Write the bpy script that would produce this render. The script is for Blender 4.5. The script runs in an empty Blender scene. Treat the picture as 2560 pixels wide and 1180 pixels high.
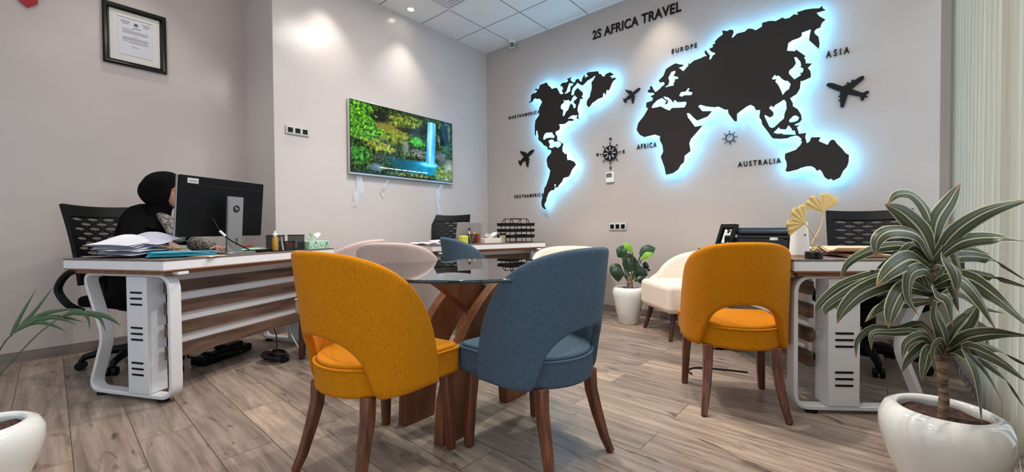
import bpy, bmesh, math, random
from mathutils import Vector, Matrix
PI = math.pi
R = math.radians
rnd = random.Random(7)
scn = bpy.context.scene
COL = scn.collection

# ------------------------------------------------------------------ materials
def _mat(name):
    m = bpy.data.materials.new(name); m.use_nodes = True
    nt = m.node_tree; b = nt.nodes['Principled BSDF']
    return m, nt, b

def lin(c):
    return tuple(((x / 12.92) if x <= .04045 else ((x + .055) / 1.055) ** 2.4) for x in [v / 255 for v in c]) + (1,)

def M(name, rgb, rough=.5, metal=0, spec=.5, coat=0, emit=0, bump=0, bscale=200, trans=0, alpha=1):
    m, nt, b = _mat(name)
    b.inputs['Base Color'].default_value = lin(rgb)
    b.inputs['Roughness'].default_value = rough
    b.inputs['Metallic'].default_value = metal
    b.inputs['Specular IOR Level'].default_value = spec
    b.inputs['Coat Weight'].default_value = coat
    b.inputs['Transmission Weight'].default_value = trans
    b.inputs['Alpha'].default_value = alpha
    if emit:
        b.inputs['Emission Color'].default_value = lin(rgb); b.inputs['Emission Strength'].default_value = emit
    if bump:
        n = nt.nodes.new('ShaderNodeTexNoise'); n.inputs['Scale'].default_value = bscale
        tc = nt.nodes.new('ShaderNodeTexCoord'); nt.links.new(tc.outputs['Object'], n.inputs['Vector'])
        bp = nt.nodes.new('ShaderNodeBump'); bp.inputs['Strength'].default_value = bump; bp.inputs['Distance'].default_value = .002
        nt.links.new(n.outputs['Fac'], bp.inputs['Height']); nt.links.new(bp.outputs['Normal'], b.inputs['Normal'])
    return m

def two_tone(name, c1, c2, scale, rough=.6, detail=4, lo=.35, hi=.65, bump=0, spec=.4, sheen=0, coat=0):
    """noise mix of two colours; scale is an xyz vector (object space)"""
    m, nt, b = _mat(name)
    tc = nt.nodes.new('ShaderNodeTexCoord'); mp = nt.nodes.new('ShaderNodeMapping')
    mp.inputs['Scale'].default_value = scale
    n = nt.nodes.new('ShaderNodeTexNoise'); n.inputs['Scale'].default_value = 1; n.inputs['Detail'].default_value = detail
    r = nt.nodes.new('ShaderNodeValToRGB')
    r.color_ramp.elements[0].position = lo; r.color_ramp.elements[0].color = lin(c1)
    r.color_ramp.elements[1].position = hi; r.color_ramp.elements[1].color = lin(c2)
    L = nt.links.new
    L(tc.outputs['Object'], mp.inputs['Vector']); L(mp.outputs['Vector'], n.inputs['Vector'])
    L(n.outputs['Fac'], r.inputs['Fac']); L(r.outputs['Color'], b.inputs['Base Color'])
    b.inputs['Roughness'].default_value = rough; b.inputs['Specular IOR Level'].default_value = spec
    b.inputs['Sheen Weight'].default_value = sheen; b.inputs['Coat Weight'].default_value = coat
    if bump:
        bp = nt.nodes.new('ShaderNodeBump'); bp.inputs['Strength'].default_value = bump; bp.inputs['Distance'].default_value = .001
        L(n.outputs['Fac'], bp.inputs['Height']); L(bp.outputs['Normal'], b.inputs['Normal'])
    return m

def fabric(name, c1, c2):
    return two_tone(name, c1, c2, (420, 420, 60), rough=.85, lo=.3, hi=.7, bump=.25, spec=.1, sheen=.04)

def emission(name, rgb, s):
    m = bpy.data.materials.new(name); m.use_nodes = True; nt = m.node_tree; nt.nodes.clear()
    e = nt.nodes.new('ShaderNodeEmission'); o = nt.nodes.new('ShaderNodeOutputMaterial')
    e.inputs['Color'].default_value = lin(rgb); e.inputs['Strength'].default_value = s
    nt.links.new(e.outputs[0], o.inputs[0]); return m

def sheet_glass(name, tint, ior=1.5, rough=0.0, boost=1.0):
    """thin clear glass: tinted see-through with Fresnel reflection"""
    m = bpy.data.materials.new(name); m.use_nodes = True; nt = m.node_tree; nt.nodes.clear()
    t = nt.nodes.new('ShaderNodeBsdfTransparent'); t.inputs[0].default_value = tint + (1,)
    g = nt.nodes.new('ShaderNodeBsdfGlossy'); g.inputs['Roughness'].default_value = rough
    f = nt.nodes.new('ShaderNodeFresnel'); ge = nt.nodes.new('ShaderNodeNewGeometry'); mr = nt.nodes.new('ShaderNodeMapRange')
    mr.inputs['To Min'].default_value = ior; mr.inputs['To Max'].default_value = 1 / ior   # same reflectance from either side of the sheet
    nt.links.new(ge.outputs['Backfacing'], mr.inputs['Value']); nt.links.new(mr.outputs[0], f.inputs['IOR'])
    mx = nt.nodes.new('ShaderNodeMixShader'); o = nt.nodes.new('ShaderNodeOutputMaterial')
    mm = nt.nodes.new('ShaderNodeMath'); mm.operation = 'MULTIPLY'; mm.use_clamp = True; mm.inputs[1].default_value = boost
    L = nt.links.new
    L(f.outputs[0], mm.inputs[0]); L(mm.outputs[0], mx.inputs[0]); L(t.outputs[0], mx.inputs[1]); L(g.outputs[0], mx.inputs[2]); L(mx.outputs[0], o.inputs[0])
    return m

def wall_mat(name, rgb, rough=.2):
    m, nt, b = _mat(name)
    L = nt.links.new
    tc = nt.nodes.new('ShaderNodeTexCoord')
    n = nt.nodes.new('ShaderNodeTexNoise'); n.inputs['Scale'].default_value = 1.3; n.inputs['Detail'].default_value = 3
    mp = nt.nodes.new('ShaderNodeMapping'); mp.inputs['Scale'].default_value = (1, 1, 2.2)
    L(tc.outputs['Object'], mp.inputs[0]); L(mp.outputs[0], n.inputs['Vector'])
    r = nt.nodes.new('ShaderNodeValToRGB')
    r.color_ramp.elements[0].position = .3; r.color_ramp.elements[0].color = lin([v * .97 for v in rgb])
    r.color_ramp.elements[1].position = .7; r.color_ramp.elements[1].color = lin(rgb)
    L(n.outputs['Fac'], r.inputs[0]); L(r.outputs[0], b.inputs['Base Color'])
    b.inputs['Roughness'].default_value = rough; b.inputs['Specular IOR Level'].default_value = .35
    n2 = nt.nodes.new('ShaderNodeTexNoise'); n2.inputs['Scale'].default_value = 6; n2.inputs['Detail'].default_value = 5
    L(tc.outputs['Object'], n2.inputs['Vector'])
    bp = nt.nodes.new('ShaderNodeBump'); bp.inputs['Strength'].default_value = .12; bp.inputs['Distance'].default_value = .01
    L(n2.outputs['Fac'], bp.inputs['Height']); L(bp.outputs[0], b.inputs['Normal'])
    return m

def floor_mat():
    m, nt, b = _mat('laminate_planks'); L = nt.links.new
    tc = nt.nodes.new('ShaderNodeTexCoord')
    mp = nt.nodes.new('ShaderNodeMapping'); mp.inputs['Location'].default_value = (.35, 3.785, 0); mp.inputs['Rotation'].default_value = (0, 0, R(1.5))
    L(tc.outputs['Object'], mp.inputs[0])
    br = nt.nodes.new('ShaderNodeTexBrick'); br.offset = .37; br.inputs['Scale'].default_value = 1
    br.inputs['Brick Width'].default_value = 1.22; br.inputs['Row Height'].default_value = .195; br.inputs['Mortar Size'].default_value = .0018
    br.inputs['Color1'].default_value = (0, 0, 0, 1); br.inputs['Color2'].default_value = (1, 1, 1, 1); br.inputs['Mortar'].default_value = (.5, .5, .5, 1)
    br.inputs['Mortar Smooth'].default_value = .3
    L(mp.outputs[0], br.inputs['Vector'])
    # per plank offset of the grain
    add = nt.nodes.new('ShaderNodeVectorMath'); add.operation = 'MULTIPLY_ADD'
    L(br.outputs['Color'], add.inputs[0]); add.inputs[1].default_value = (7.3, 3.1, 5.0); L(mp.outputs[0], add.inputs[2])
    g = nt.nodes.new('ShaderNodeMapping'); g.inputs['Scale'].default_value = (2.2, 26, 1); L(add.outputs[0], g.inputs[0])
    n1 = nt.nodes.new('ShaderNodeTexNoise'); n1.inputs['Scale'].default_value = 1.0; n1.inputs['Detail'].default_value = 7; n1.inputs['Roughness'].default_value = .62; n1.inputs['Distortion'].default_value = .6
    L(g.outputs[0], n1.inputs['Vector'])
    r1 = nt.nodes.new('ShaderNodeValToRGB')
    e = r1.color_ramp.elements
    e[0].position = .28; e[0].color = lin((116, 101, 90)); e[1].position = .72; e[1].color = lin((184, 166, 149))
    k = e.new(.5); k.color = lin((153, 135, 121))
    L(n1.outputs['Fac'], r1.inputs[0])
    # dark knots and cracks
    g2 = nt.nodes.new('ShaderNodeMapping'); g2.inputs['Scale'].default_value = (3.4, 11, 1); L(add.outputs[0], g2.inputs[0])
    n2 = nt.nodes.new('ShaderNodeTexNoise'); n2.inputs['Scale'].default_value = 1.0; n2.inputs['Detail'].default_value = 5; n2.inputs['Distortion'].default_value = 1.6
    L(g2.outputs[0], n2.inputs['Vector'])
    r2 = nt.nodes.new('ShaderNodeValToRGB'); e = r2.color_ramp.elements
    e[0].position = .27; e[0].color = lin((88, 76, 68)); e[1].position = .40; e[1].color = (1, 1, 1, 1)
    L(n2.outputs['Fac'], r2.inputs[0])
    mx = nt.nodes.new('ShaderNodeMixRGB'); mx.blend_type = 'MULTIPLY'; mx.inputs[0].default_value = .75
    L(r1.outputs[0], mx.inputs[1]); L(r2.outputs[0], mx.inputs[2])
    # plank tint
    r3 = nt.nodes.new('ShaderNodeValToRGB'); e = r3.color_ramp.elements
    e[0].color = (.72, .72, .73, 1); e[1].color = (1.12, 1.10, 1.08, 1)
    L(br.outputs['Color'], r3.inputs[0])
    mx2 = nt.nodes.new('ShaderNodeMixRGB'); mx2.blend_type = 'MULTIPLY'; mx2.inputs[0].default_value = 1
    L(mx.outputs[0], mx2.inputs[1]); L(r3.outputs[0], mx2.inputs[2])
    mx3 = nt.nodes.new('ShaderNodeMixRGB'); L(br.outputs['Fac'], mx3.inputs[0]); L(mx2.outputs[0], mx3.inputs[1]); mx3.inputs[2].default_value = lin((70, 60, 54))
    L(mx3.outputs[0], b.inputs['Base Color'])
    b.inputs['Roughness'].default_value = .34; b.inputs['Specular IOR Level'].default_value = .4
    bp = nt.nodes.new('ShaderNodeBump'); bp.inputs['Strength'].default_value = .12; bp.inputs['Distance'].default_value = .003
    L(n1.outputs['Fac'], bp.inputs['Height']); L(bp.outputs[0], b.inputs['Normal'])
    return m

def ceiling_mat():
    m, nt, b = _mat('ceiling_tiles'); L = nt.links.new
    tc = nt.nodes.new('ShaderNodeTexCoord'); mp = nt.nodes.new('ShaderNodeMapping')
    mp.inputs['Location'].default_value = (-.479 + .552 * 20, .538 + .552 * 20, 0)
    L(tc.outputs['Object'], mp.inputs[0])
    br = nt.nodes.new('ShaderNodeTexBrick'); br.offset = 0; br.inputs['Scale'].default_value = 1
    br.inputs['Brick Width'].default_value = .552; br.inputs['Row Height'].default_value = .552; br.inputs['Mortar Size'].default_value = .006
    br.inputs['Color1'].default_value = lin((232, 229, 226)); br.inputs['Color2'].default_value = lin((238, 235, 232)); br.inputs['Mortar'].default_value = lin((120, 120, 122))
    L(mp.outputs[0], br.inputs['Vector'])
    n = nt.nodes.new('ShaderNodeTexNoise'); n.inputs['Scale'].default_value = 240; L(tc.outputs['Object'], n.inputs['Vector'])
    L(br.outputs['Color'], b.inputs['Base Color'])
    bp = nt.nodes.new('ShaderNodeBump'); bp.inputs['Strength'].default_value = .2; bp.inputs['Distance'].default_value = .002
    L(n.outputs['Fac'], bp.inputs['Height']); L(bp.outputs[0], b.inputs['Normal'])
    b.inputs['Roughness'].default_value = .9
    return m

def leaf_mat(name, edge, dark, mid, tip=None):
    m, nt, b = _mat(name); L = nt.links.new
    uv = nt.nodes.new('ShaderNodeUVMap'); sp = nt.nodes.new('ShaderNodeSeparateXYZ'); L(uv.outputs[0], sp.inputs[0])
    r = nt.nodes.new('ShaderNodeValToRGB'); e = r.color_ramp.elements
    cols = [(0, edge), (.045, edge), (.075, dark), (.24, dark), (.27, mid), (.31, dark), (.42, dark), (.47, edge), (.49, edge), (.53, dark), (.66, dark), (.70, mid), (.73, dark), (.925, dark), (.955, edge), (1, edge)]
    e[0].position = 0; e[0].color = lin(edge); e[1].position = 1; e[1].color = lin(edge)
    for p, c in cols[1:-1]:
        k = e.new(p); k.color = lin(c)
    mpn = nt.nodes.new('ShaderNodeMapping'); mpn.inputs['Scale'].default_value = (26, 1.2, 1); L(uv.outputs[0], mpn.inputs[0])
    n = nt.nodes.new('ShaderNodeTexNoise'); n.inputs['Scale'].default_value = 1; L(mpn.outputs[0], n.inputs['Vector'])
    ad = nt.nodes.new('ShaderNodeMath'); ad.operation = 'MULTIPLY_ADD'; L(n.outputs['Fac'], ad.inputs[0]); ad.inputs[1].default_value = .12
    sb = nt.nodes.new('ShaderNodeMath'); sb.operation = 'SUBTRACT'; L(sp.outputs[0], sb.inputs[0]); sb.inputs[1].default_value = .06
    L(sb.outputs[0], ad.inputs[2]); L(ad.outputs[0], r.inputs[0])
    col = r.outputs[0]
    if tip:
        r2 = nt.nodes.new('ShaderNodeValToRGB'); r2.color_ramp.elements[0].position = .9; r2.color_ramp.elements[1].position = .97
        L(sp.outputs[1], r2.inputs[0])
        mx = nt.nodes.new('ShaderNodeMixRGB'); L(r2.outputs[0], mx.inputs[0]); L(col, mx.inputs[1]); mx.inputs[2].default_value = lin(tip); col = mx.outputs[0]
    L(col, b.inputs['Base Color']); b.inputs['Roughness'].default_value = .38
    return m

# ------------------------------------------------------------------ geometry helpers
class MB:
    def __init__(s): s.bm = bmesh.new(); s.m = Matrix.Identity(4); s.uv = None
    def at(s, loc=(0, 0, 0), rz=0, rx=0, ry=0, mat=None):
        s.m = mat if mat is not None else Matrix.Translation(loc) @ Matrix.Rotation(rz, 4, 'Z') @ Matrix.Rotation(ry, 4, 'Y') @ Matrix.Rotation(rx, 4, 'X'); return s
    def _v(s, p): return s.bm.verts.new(s.m @ Vector(p))
    def _f(s, vs):
        try: return s.bm.faces.new(vs)
        except ValueError: return None
    def box(s, c, d, bev=0, seg=2):
        x, y, z = c; a, b, h = [v / 2 for v in d]
        vs = [s._v((x + i * a, y + j * b, z + k * h)) for k in (-1, 1) for j in (-1, 1) for i in (-1, 1)]
        fs = [s._f([vs[i] for i in q]) for q in ((0, 2, 3, 1), (4, 5, 7, 6), (0, 1, 5, 4), (2, 6, 7, 3), (0, 4, 6, 2), (1, 3, 7, 5))]
        if bev:
            es = list({e for f in fs for e in f.edges})
            bmesh.ops.bevel(s.bm, geom=es, offset=bev, segments=seg, profile=.5, affect='EDGES')
        return s
    def prism(s, pts, lo, hi, axis='z', bev=0, seg=2):
        def mk(p, t): return {'z': (p[0], p[1], t), 'y': (p[0], t, p[1]), 'x': (t, p[0], p[1])}[axis]
        a = [s._v(mk(p, lo)) for p in pts]; b = [s._v(mk(p, hi)) for p in pts]; n = len(pts)
        fs = [s._f(a[::-1]), s._f(b)] + [s._f([a[i], a[(i + 1) % n], b[(i + 1) % n], b[i]]) for i in range(n)]
        if bev:
            es = list({e for f in fs[:2] if f for e in f.edges})
            bmesh.ops.bevel(s.bm, geom=es, offset=bev, segments=seg, profile=.5, affect='EDGES')
        return s
    def lathe(s, prof, n=40, c=(0, 0, 0), close=True):
        rings = []
        for r, z in prof:
            rings.append([s._v((c[0] + r * math.cos(2 * PI * i / n), c[1] + r * math.sin(2 * PI * i / n), c[2] + z)) for i in range(n)] if r > 1e-5 else [s._v((c[0], c[1], c[2] + z))])
        for A, B in zip(rings, rings[1:]):
            for i in range(n):
                j = (i + 1) % n
                if len(A) == 1 and len(B) == 1: continue
                if len(A) == 1: s._f([A[0], B[j], B[i]])
                elif len(B) == 1: s._f([A[i], A[j], B[0]])
                else: s._f([A[i], A[j], B[j], B[i]])
        if close:
            if len(rings[0]) > 1: s._f(rings[0][::-1])
            if len(rings[-1]) > 1: s._f(rings[-1])
        return s
    def cyl(s, a, b, r, r2=None, n=20):
        return s.tube([a, b], [r, r if r2 is None else r2], n)
    def tube(s, pts, r, n=10, closed=False, section=None):
        P = [Vector(p) for p in pts]; k = len(P)
        rs = r if isinstance(r, (list, tuple)) else [r] * k
        rings = []; up = None
        for i, p in enumerate(P):
            if closed: t = P[(i + 1) % k] - P[i - 1]
            else: t = P[min(i + 1, k - 1)] - P[max(i - 1, 0)]
            t.normalize()
            if up is None:
                up = Vector((0, 0, 1)) if abs(t.z) < .9 else Vector((0, 1, 0))
            u = up - t * up.dot(t); u.normalize(); up = u; w = t.cross(u)
            sec = section or [(math.cos(2 * PI * j / n), math.sin(2 * PI * j / n)) for j in range(n)]
            rings.append([s._v(p + (u * a + w * b) * rs[i]) for a, b in sec])
        m = len(rings[0])
        for i in range(k if closed else k - 1):
            A = rings[i]; B = rings[(i + 1) % k]
            for j in range(m): s._f([A[j], A[(j + 1) % m], B[(j + 1) % m], B[j]])
        if not closed: s._f(rings[0][::-1]); s._f(rings[-1])
        return s
    def ribbon(s, pts, w, t, axis=Vector((1, 0, 0)), closed=True):
        """flat band: path in a plane, w wide along axis, t thick in plane"""
        P = [Vector(p) for p in pts]; k = len(P); axis = Vector(axis); rings = []
        for i, p in enumerate(P):
            tg = (P[(i + 1) % k] - P[i - 1]) if closed else (P[min(i + 1, k - 1)] - P[max(i - 1, 0)])
            tg.normalize(); nn = tg.cross(axis); nn.normalize()
            rings.append([s._v(p + nn * a + axis * b) for a, b in ((-t / 2, 0), (t / 2, 0), (t / 2, w), (-t / 2, w))])
        for i in range(k if closed else k - 1):
            A = rings[i]; B = rings[(i + 1) % k]
            for j in range(4): s._f([A[j], A[(j + 1) % 4], B[(j + 1) % 4], B[j]])
        if not closed: s._f(rings[0][::-1]); s._f(rings[-1])
        return s
    def grid(s, fn, nu, nv, uv=False, wrap=False):
        V = [[s._v(fn(i / nu, j / nv)) for i in range(nu + (0 if wrap else 1))] for j in range(nv + 1)]
        if uv and s.uv is None: s.uv = s.bm.loops.layers.uv.new('UVMap')
        for j in range(nv):
            for i in range(nu):
                i2 = (i + 1) % nu if wrap else i + 1
                f = s._f([V[j][i], V[j][i2], V[j + 1][i2], V[j + 1][i]])
                if f and uv:
                    for l, q in zip(f.loops, ((i, j), (i + 1, j), (i + 1, j + 1), (i, j + 1))): l[s.uv].uv = (q[0] / nu, q[1] / nv)
        return s
    def ball(s, c, r, n=16):
        if not isinstance(r, (list, tuple)): r = (r, r, r)
        def f(u, v):
            th = 2 * PI * u; ph = PI * v - PI / 2
            return (c[0] + r[0] * math.cos(ph) * math.cos(th), c[1] + r[1] * math.cos(ph) * math.sin(th), c[2] + r[2] * math.sin(ph))
        return s.grid(f, n, n // 2, wrap=True)
    def build(s, name, mat, parent=None, smooth=35, bev=0, seg=2, solid=0, sub=0, soff=0, loc=None, keepnorm=False):
        bm = s.bm
        bmesh.ops.remove_doubles(bm, verts=bm.verts, dist=1e-5)
        if not keepnorm: bmesh.ops.recalc_face_normals(bm, faces=bm.faces)
        me = bpy.data.meshes.new(name); bm.to_mesh(me); bm.free()
        for mm in (mat if isinstance(mat, list) else [mat]): me.materials.append(mm)
        return finish(name, me, parent, smooth, bev, seg, solid, sub, soff, loc)

def finish(name, me, parent=None, smooth=35, bev=0, seg=2, solid=0, sub=0, soff=0, loc=None):
    if smooth:
        for p in me.polygons: p.use_smooth = True
        if smooth < 180 and not sub: me.set_sharp_from_angle(angle=R(smooth))
    o = bpy.data.objects.new(name, me); COL.objects.link(o)
    if parent: o.parent = parent
    if loc: o.location = loc
    if solid:
        k = o.modifiers.new('Solidify', 'SOLIDIFY'); k.thickness = solid; k.offset = soff; k.use_even_offset = True
    if bev:
        k = o.modifiers.new('Bevel', 'BEVEL'); k.width = bev; k.segments = seg; k.limit_method = 'ANGLE'; k.angle_limit = R(40); k.harden_normals = False
    if sub:
        k = o.modifiers.new('Subdivision', 'SUBSURF'); k.levels = sub; k.render_levels = sub
    return o

def thing(name, label, cat, loc=(0, 0, 0), rz=0, group=None):
    o = bpy.data.objects.new(name, None); COL.objects.link(o); o.empty_display_size = .1
    o.location = loc; o.rotation_euler = (0, 0, rz)
    return tag(o, label, cat, group)

def tag(o, label, cat, group=None):
    o['label'] = label; o['category'] = cat
    if group: o['group'] = group
    return o

def struct(o):
    o['kind'] = 'structure'; return o

def dup(root, loc, rz, label=None):
    r = root.copy(); COL.objects.link(r); r.location = loc; r.rotation_euler = (0, 0, rz)
    if label: r['label'] = label
    for ch in list(root.children):
        c = ch.copy(); COL.objects.link(c); c.parent = r
        for g in list(ch.children):
            d = g.copy(); COL.objects.link(d); d.parent = c
    return r

def curve_mesh(outline, holes, ext, offset=0):
    """flat plate with holes from 2D outlines, as a mesh (x, y plane)"""
    cu = bpy.data.curves.new('plate', 'CURVE'); cu.dimensions = '2D'; cu.fill_mode = 'BOTH'; cu.extrude = ext; cu.offset = offset
    for pts in [outline] + holes:
        sp = cu.splines.new('POLY'); sp.points.add(len(pts) - 1)
        for i, p in enumerate(pts): sp.points[i].co = (p[0], p[1], 0, 1)
        sp.use_cyclic_u = True
    return _conv(cu)

def _conv(cu):
    o = bpy.data.objects.new('tmp', cu); COL.objects.link(o)
    dg = bpy.context.evaluated_depsgraph_get(); dg.update()
    me = bpy.data.meshes.new_from_object(o.evaluated_get(dg))
    bpy.data.objects.remove(o); bpy.data.curves.remove(cu); return me

def text_mesh(s, w, h, ext=.004, bold=.0, space=1.0, shear=0):
    cu = bpy.data.curves.new('letters', 'FONT'); cu.body = s; cu.size = 1; cu.extrude = 0; cu.offset = bold; cu.space_character = space; cu.shear = shear
    me = _conv(cu)
    xs = [v.co.x for v in me.vertices]; ys = [v.co.y for v in me.vertices]
    x0, x1, y0, y1 = min(xs), max(xs), min(ys), max(ys)
    for v in me.vertices:
        v.co.x = (v.co.x - x0) / (x1 - x0) * w; v.co.y = (v.co.y - y0) / (y1 - y0) * h
    if ext:
        bm = bmesh.new(); bm.from_mesh(me)
        r = bmesh.ops.extrude_face_region(bm, geom=bm.faces[:])
        for v in r['geom']:
            if isinstance(v, bmesh.types.BMVert): v.co.z += ext
        bmesh.ops.recalc_face_normals(bm, faces=bm.faces); bm.to_mesh(me); bm.free()
    return me

def xform(me, mat):
    me.transform(mat); return me

def rrect(w, h, r, n=5, cx=0, cy=0):
    o = []
    for sx, sy, a0 in ((1, 1, 0), (-1, 1, 90), (-1, -1, 180), (1, -1, 270)):
        for i in range(n + 1):
            a = R(a0 + 90 * i / n); o.append((cx + sx * (w / 2 - r) + r * math.cos(a), cy + sy * (h / 2 - r) + r * math.sin(a)))
    return o

def arc_corner(pts, r, n=6):
    """round the corners of a closed polygon"""
    out = []; k = len(pts)
    for i in range(k):
        p0, p, p1 = Vector(pts[i - 1]), Vector(pts[i]), Vector(pts[(i + 1) % k])
        a = (p0 - p).normalized(); b = (p1 - p).normalized()
        rr = r[i] if isinstance(r, (list, tuple)) else r
        A = p + a * rr; B = p + b * rr
        for j in range(n + 1):
            t = j / n; out.append(tuple(A * (1 - t) ** 2 + p * 2 * t * (1 - t) + B * t * t))
    return out

def bez(pts, n=12):
    """smooth curve through points (Catmull-Rom)"""
    P = [Vector(p) for p in pts]; P = [P[0] * 2 - P[1]] + P + [P[-1] * 2 - P[-2]]; out = []
    for i in range(1, len(P) - 2):
        for j in range(n):
            t = j / n; a, b, c, d = P[i - 1], P[i], P[i + 1], P[i + 2]
            out.append(.5 * ((2 * b) + (c - a) * t + (2 * a - 5 * b + 4 * c - d) * t * t + (3 * b - a - 3 * c + d) * t ** 3))
    out.append(P[-2]); return out
# wall coordinates (x, z) of the cut-outs, metres
AMERICAS=[(0.789,2.47),(0.829,2.487),(0.836,2.557),(0.871,2.569),(0.91,2.566),(0.93,2.592),(0.891,2.604),(0.906,2.618),(0.95,2.601),(0.969,2.645),(1.065,2.655),(1.088,2.618),(1.125,2.586),(1.138,2.562),(1.209,2.561),(1.225,2.534),(1.242,2.508),(1.249,2.488),(1.278,2.469),(1.302,2.476),(1.278,2.518),(1.3,2.521),(1.292,2.556),(1.263,2.566),(1.27,2.587),(1.301,2.598),(1.34,2.589),(1.371,2.6),(1.355,2.626),(1.41,2.633),(1.397,2.605),(1.431,2.572),(1.456,2.562),(1.473,2.594),(1.506,2.593),(1.519,2.565),(1.548,2.551),(1.552,2.582),(1.581,2.62),(1.585,2.585),(1.629,2.592),(1.604,2.623),(1.63,2.635),(1.748,2.617),(1.756,2.589),(1.787,2.575),(1.798,2.551),(1.825,2.541),(1.844,2.564),(1.893,2.569),(1.933,2.539),(1.922,2.533),(1.878,2.528),(1.911,2.517),(1.904,2.5),(1.944,2.502),(1.963,2.488),(1.933,2.474),(1.915,2.455),(1.888,2.4),(1.87,2.38),(1.851,2.395),(1.843,2.369),(1.843,2.335),(1.824,2.366),(1.809,2.366),(1.805,2.326),(1.747,2.32),(1.708,2.301),(1.68,2.292),(1.652,2.263),(1.632,2.251),(1.612,2.271),(1.608,2.314),(1.624,2.342),(1.648,2.362),(1.656,2.403),(1.669,2.435),(1.673,2.476),(1.667,2.513),(1.693,2.535),(1.717,2.571),(1.713,2.579),(1.677,2.563),(1.617,2.546),(1.58,2.519),(1.56,2.509),(1.531,2.519),(1.49,2.554),(1.473,2.536),(1.43,2.51),(1.413,2.47),(1.408,2.43),(1.442,2.427),(1.455,2.468),(1.493,2.494),(1.555,2.432),(1.559,2.402),(1.543,2.392),(1.559,2.36),(1.522,2.364),(1.518,2.332),(1.496,2.293),(1.488,2.244),(1.503,2.206),(1.5,2.166),(1.508,2.14),(1.471,2.165),(1.492,2.186),(1.411,2.201),(1.355,2.173),(1.411,2.168),(1.432,2.152),(1.454,2.144),(1.402,2.138),(1.377,2.148),(1.315,2.122),(1.262,2.127),(1.24,2.131),(1.253,2.088),(1.239,2.064),(1.19,2.053),(1.189,2.023),(1.212,1.997),(1.212,1.952),(1.269,1.914),(1.3,1.892),(1.284,1.856),(1.284,1.813),(1.314,1.779),(1.345,1.771),(1.344,1.736),(1.354,1.697),(1.379,1.703),(1.439,1.675),(1.465,1.638),(1.448,1.619),(1.414,1.588),(1.388,1.535),(1.363,1.508),(1.297,1.501),(1.276,1.459),(1.255,1.443),(1.219,1.407),(1.203,1.395),(1.173,1.397),(1.166,1.371),(1.118,1.366),(1.085,1.341),(1.074,1.315),(1.052,1.272),(1.055,1.254),(1.024,1.21),(1.029,1.174),(1.051,1.148),(1.018,1.152),(0.985,1.185),(0.98,1.239),(0.997,1.302),(1.014,1.336),(1.025,1.398),(1.053,1.432),(1.097,1.535),(1.114,1.605),(1.076,1.653),(1.061,1.734),(1.077,1.772),(1.115,1.799),(1.132,1.823),(1.121,1.847),(1.083,1.856),(1.067,1.893),(1.024,1.913),(0.996,1.948),(0.941,1.992),(0.941,2.037),(0.925,2.107),(0.908,2.109),(0.902,2.047),(0.888,2.063),(0.888,2.171),(0.898,2.232),(0.952,2.284),(0.957,2.307),(0.953,2.37),(1.001,2.437),(0.963,2.484),(0.915,2.49),(0.9,2.505),(0.876,2.498),(0.851,2.472)]
AMERICAS_HOLES=[[(1.299,2.399),(1.326,2.386),(1.378,2.386),(1.382,2.367),(1.408,2.369),(1.425,2.402),(1.455,2.421),(1.468,2.4),(1.489,2.385),(1.463,2.365),(1.438,2.359),(1.446,2.332),(1.471,2.309),(1.463,2.278),(1.437,2.276),(1.429,2.314),(1.412,2.332),(1.395,2.332),(1.377,2.295),(1.369,2.275),(1.338,2.258),(1.316,2.218),(1.289,2.215),(1.299,2.281),(1.263,2.313),(1.268,2.346),(1.313,2.374)],[(1.379,2.573),(1.43,2.561),(1.439,2.544),(1.4,2.528),(1.396,2.481),(1.361,2.467),(1.313,2.463),(1.344,2.493),(1.362,2.533)],[(1.079,2.06),(1.112,2.051),(1.144,2.054),(1.149,2.032),(1.178,2.001),(1.17,1.98),(1.138,1.989),(1.101,1.995),(1.057,1.993),(1.03,1.979),(1.011,1.99),(1.016,2.025),(1.041,2.057)],[(1.09,1.961),(1.133,1.971),(1.165,1.955),(1.17,1.937),(1.228,1.933),(1.274,1.9),(1.258,1.876),(1.222,1.855),(1.185,1.878),(1.137,1.866),(1.094,1.881),(1.111,1.918),(1.092,1.939)],[(1.169,1.437),(1.187,1.438),(1.19,1.409),(1.171,1.41)]]
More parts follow.
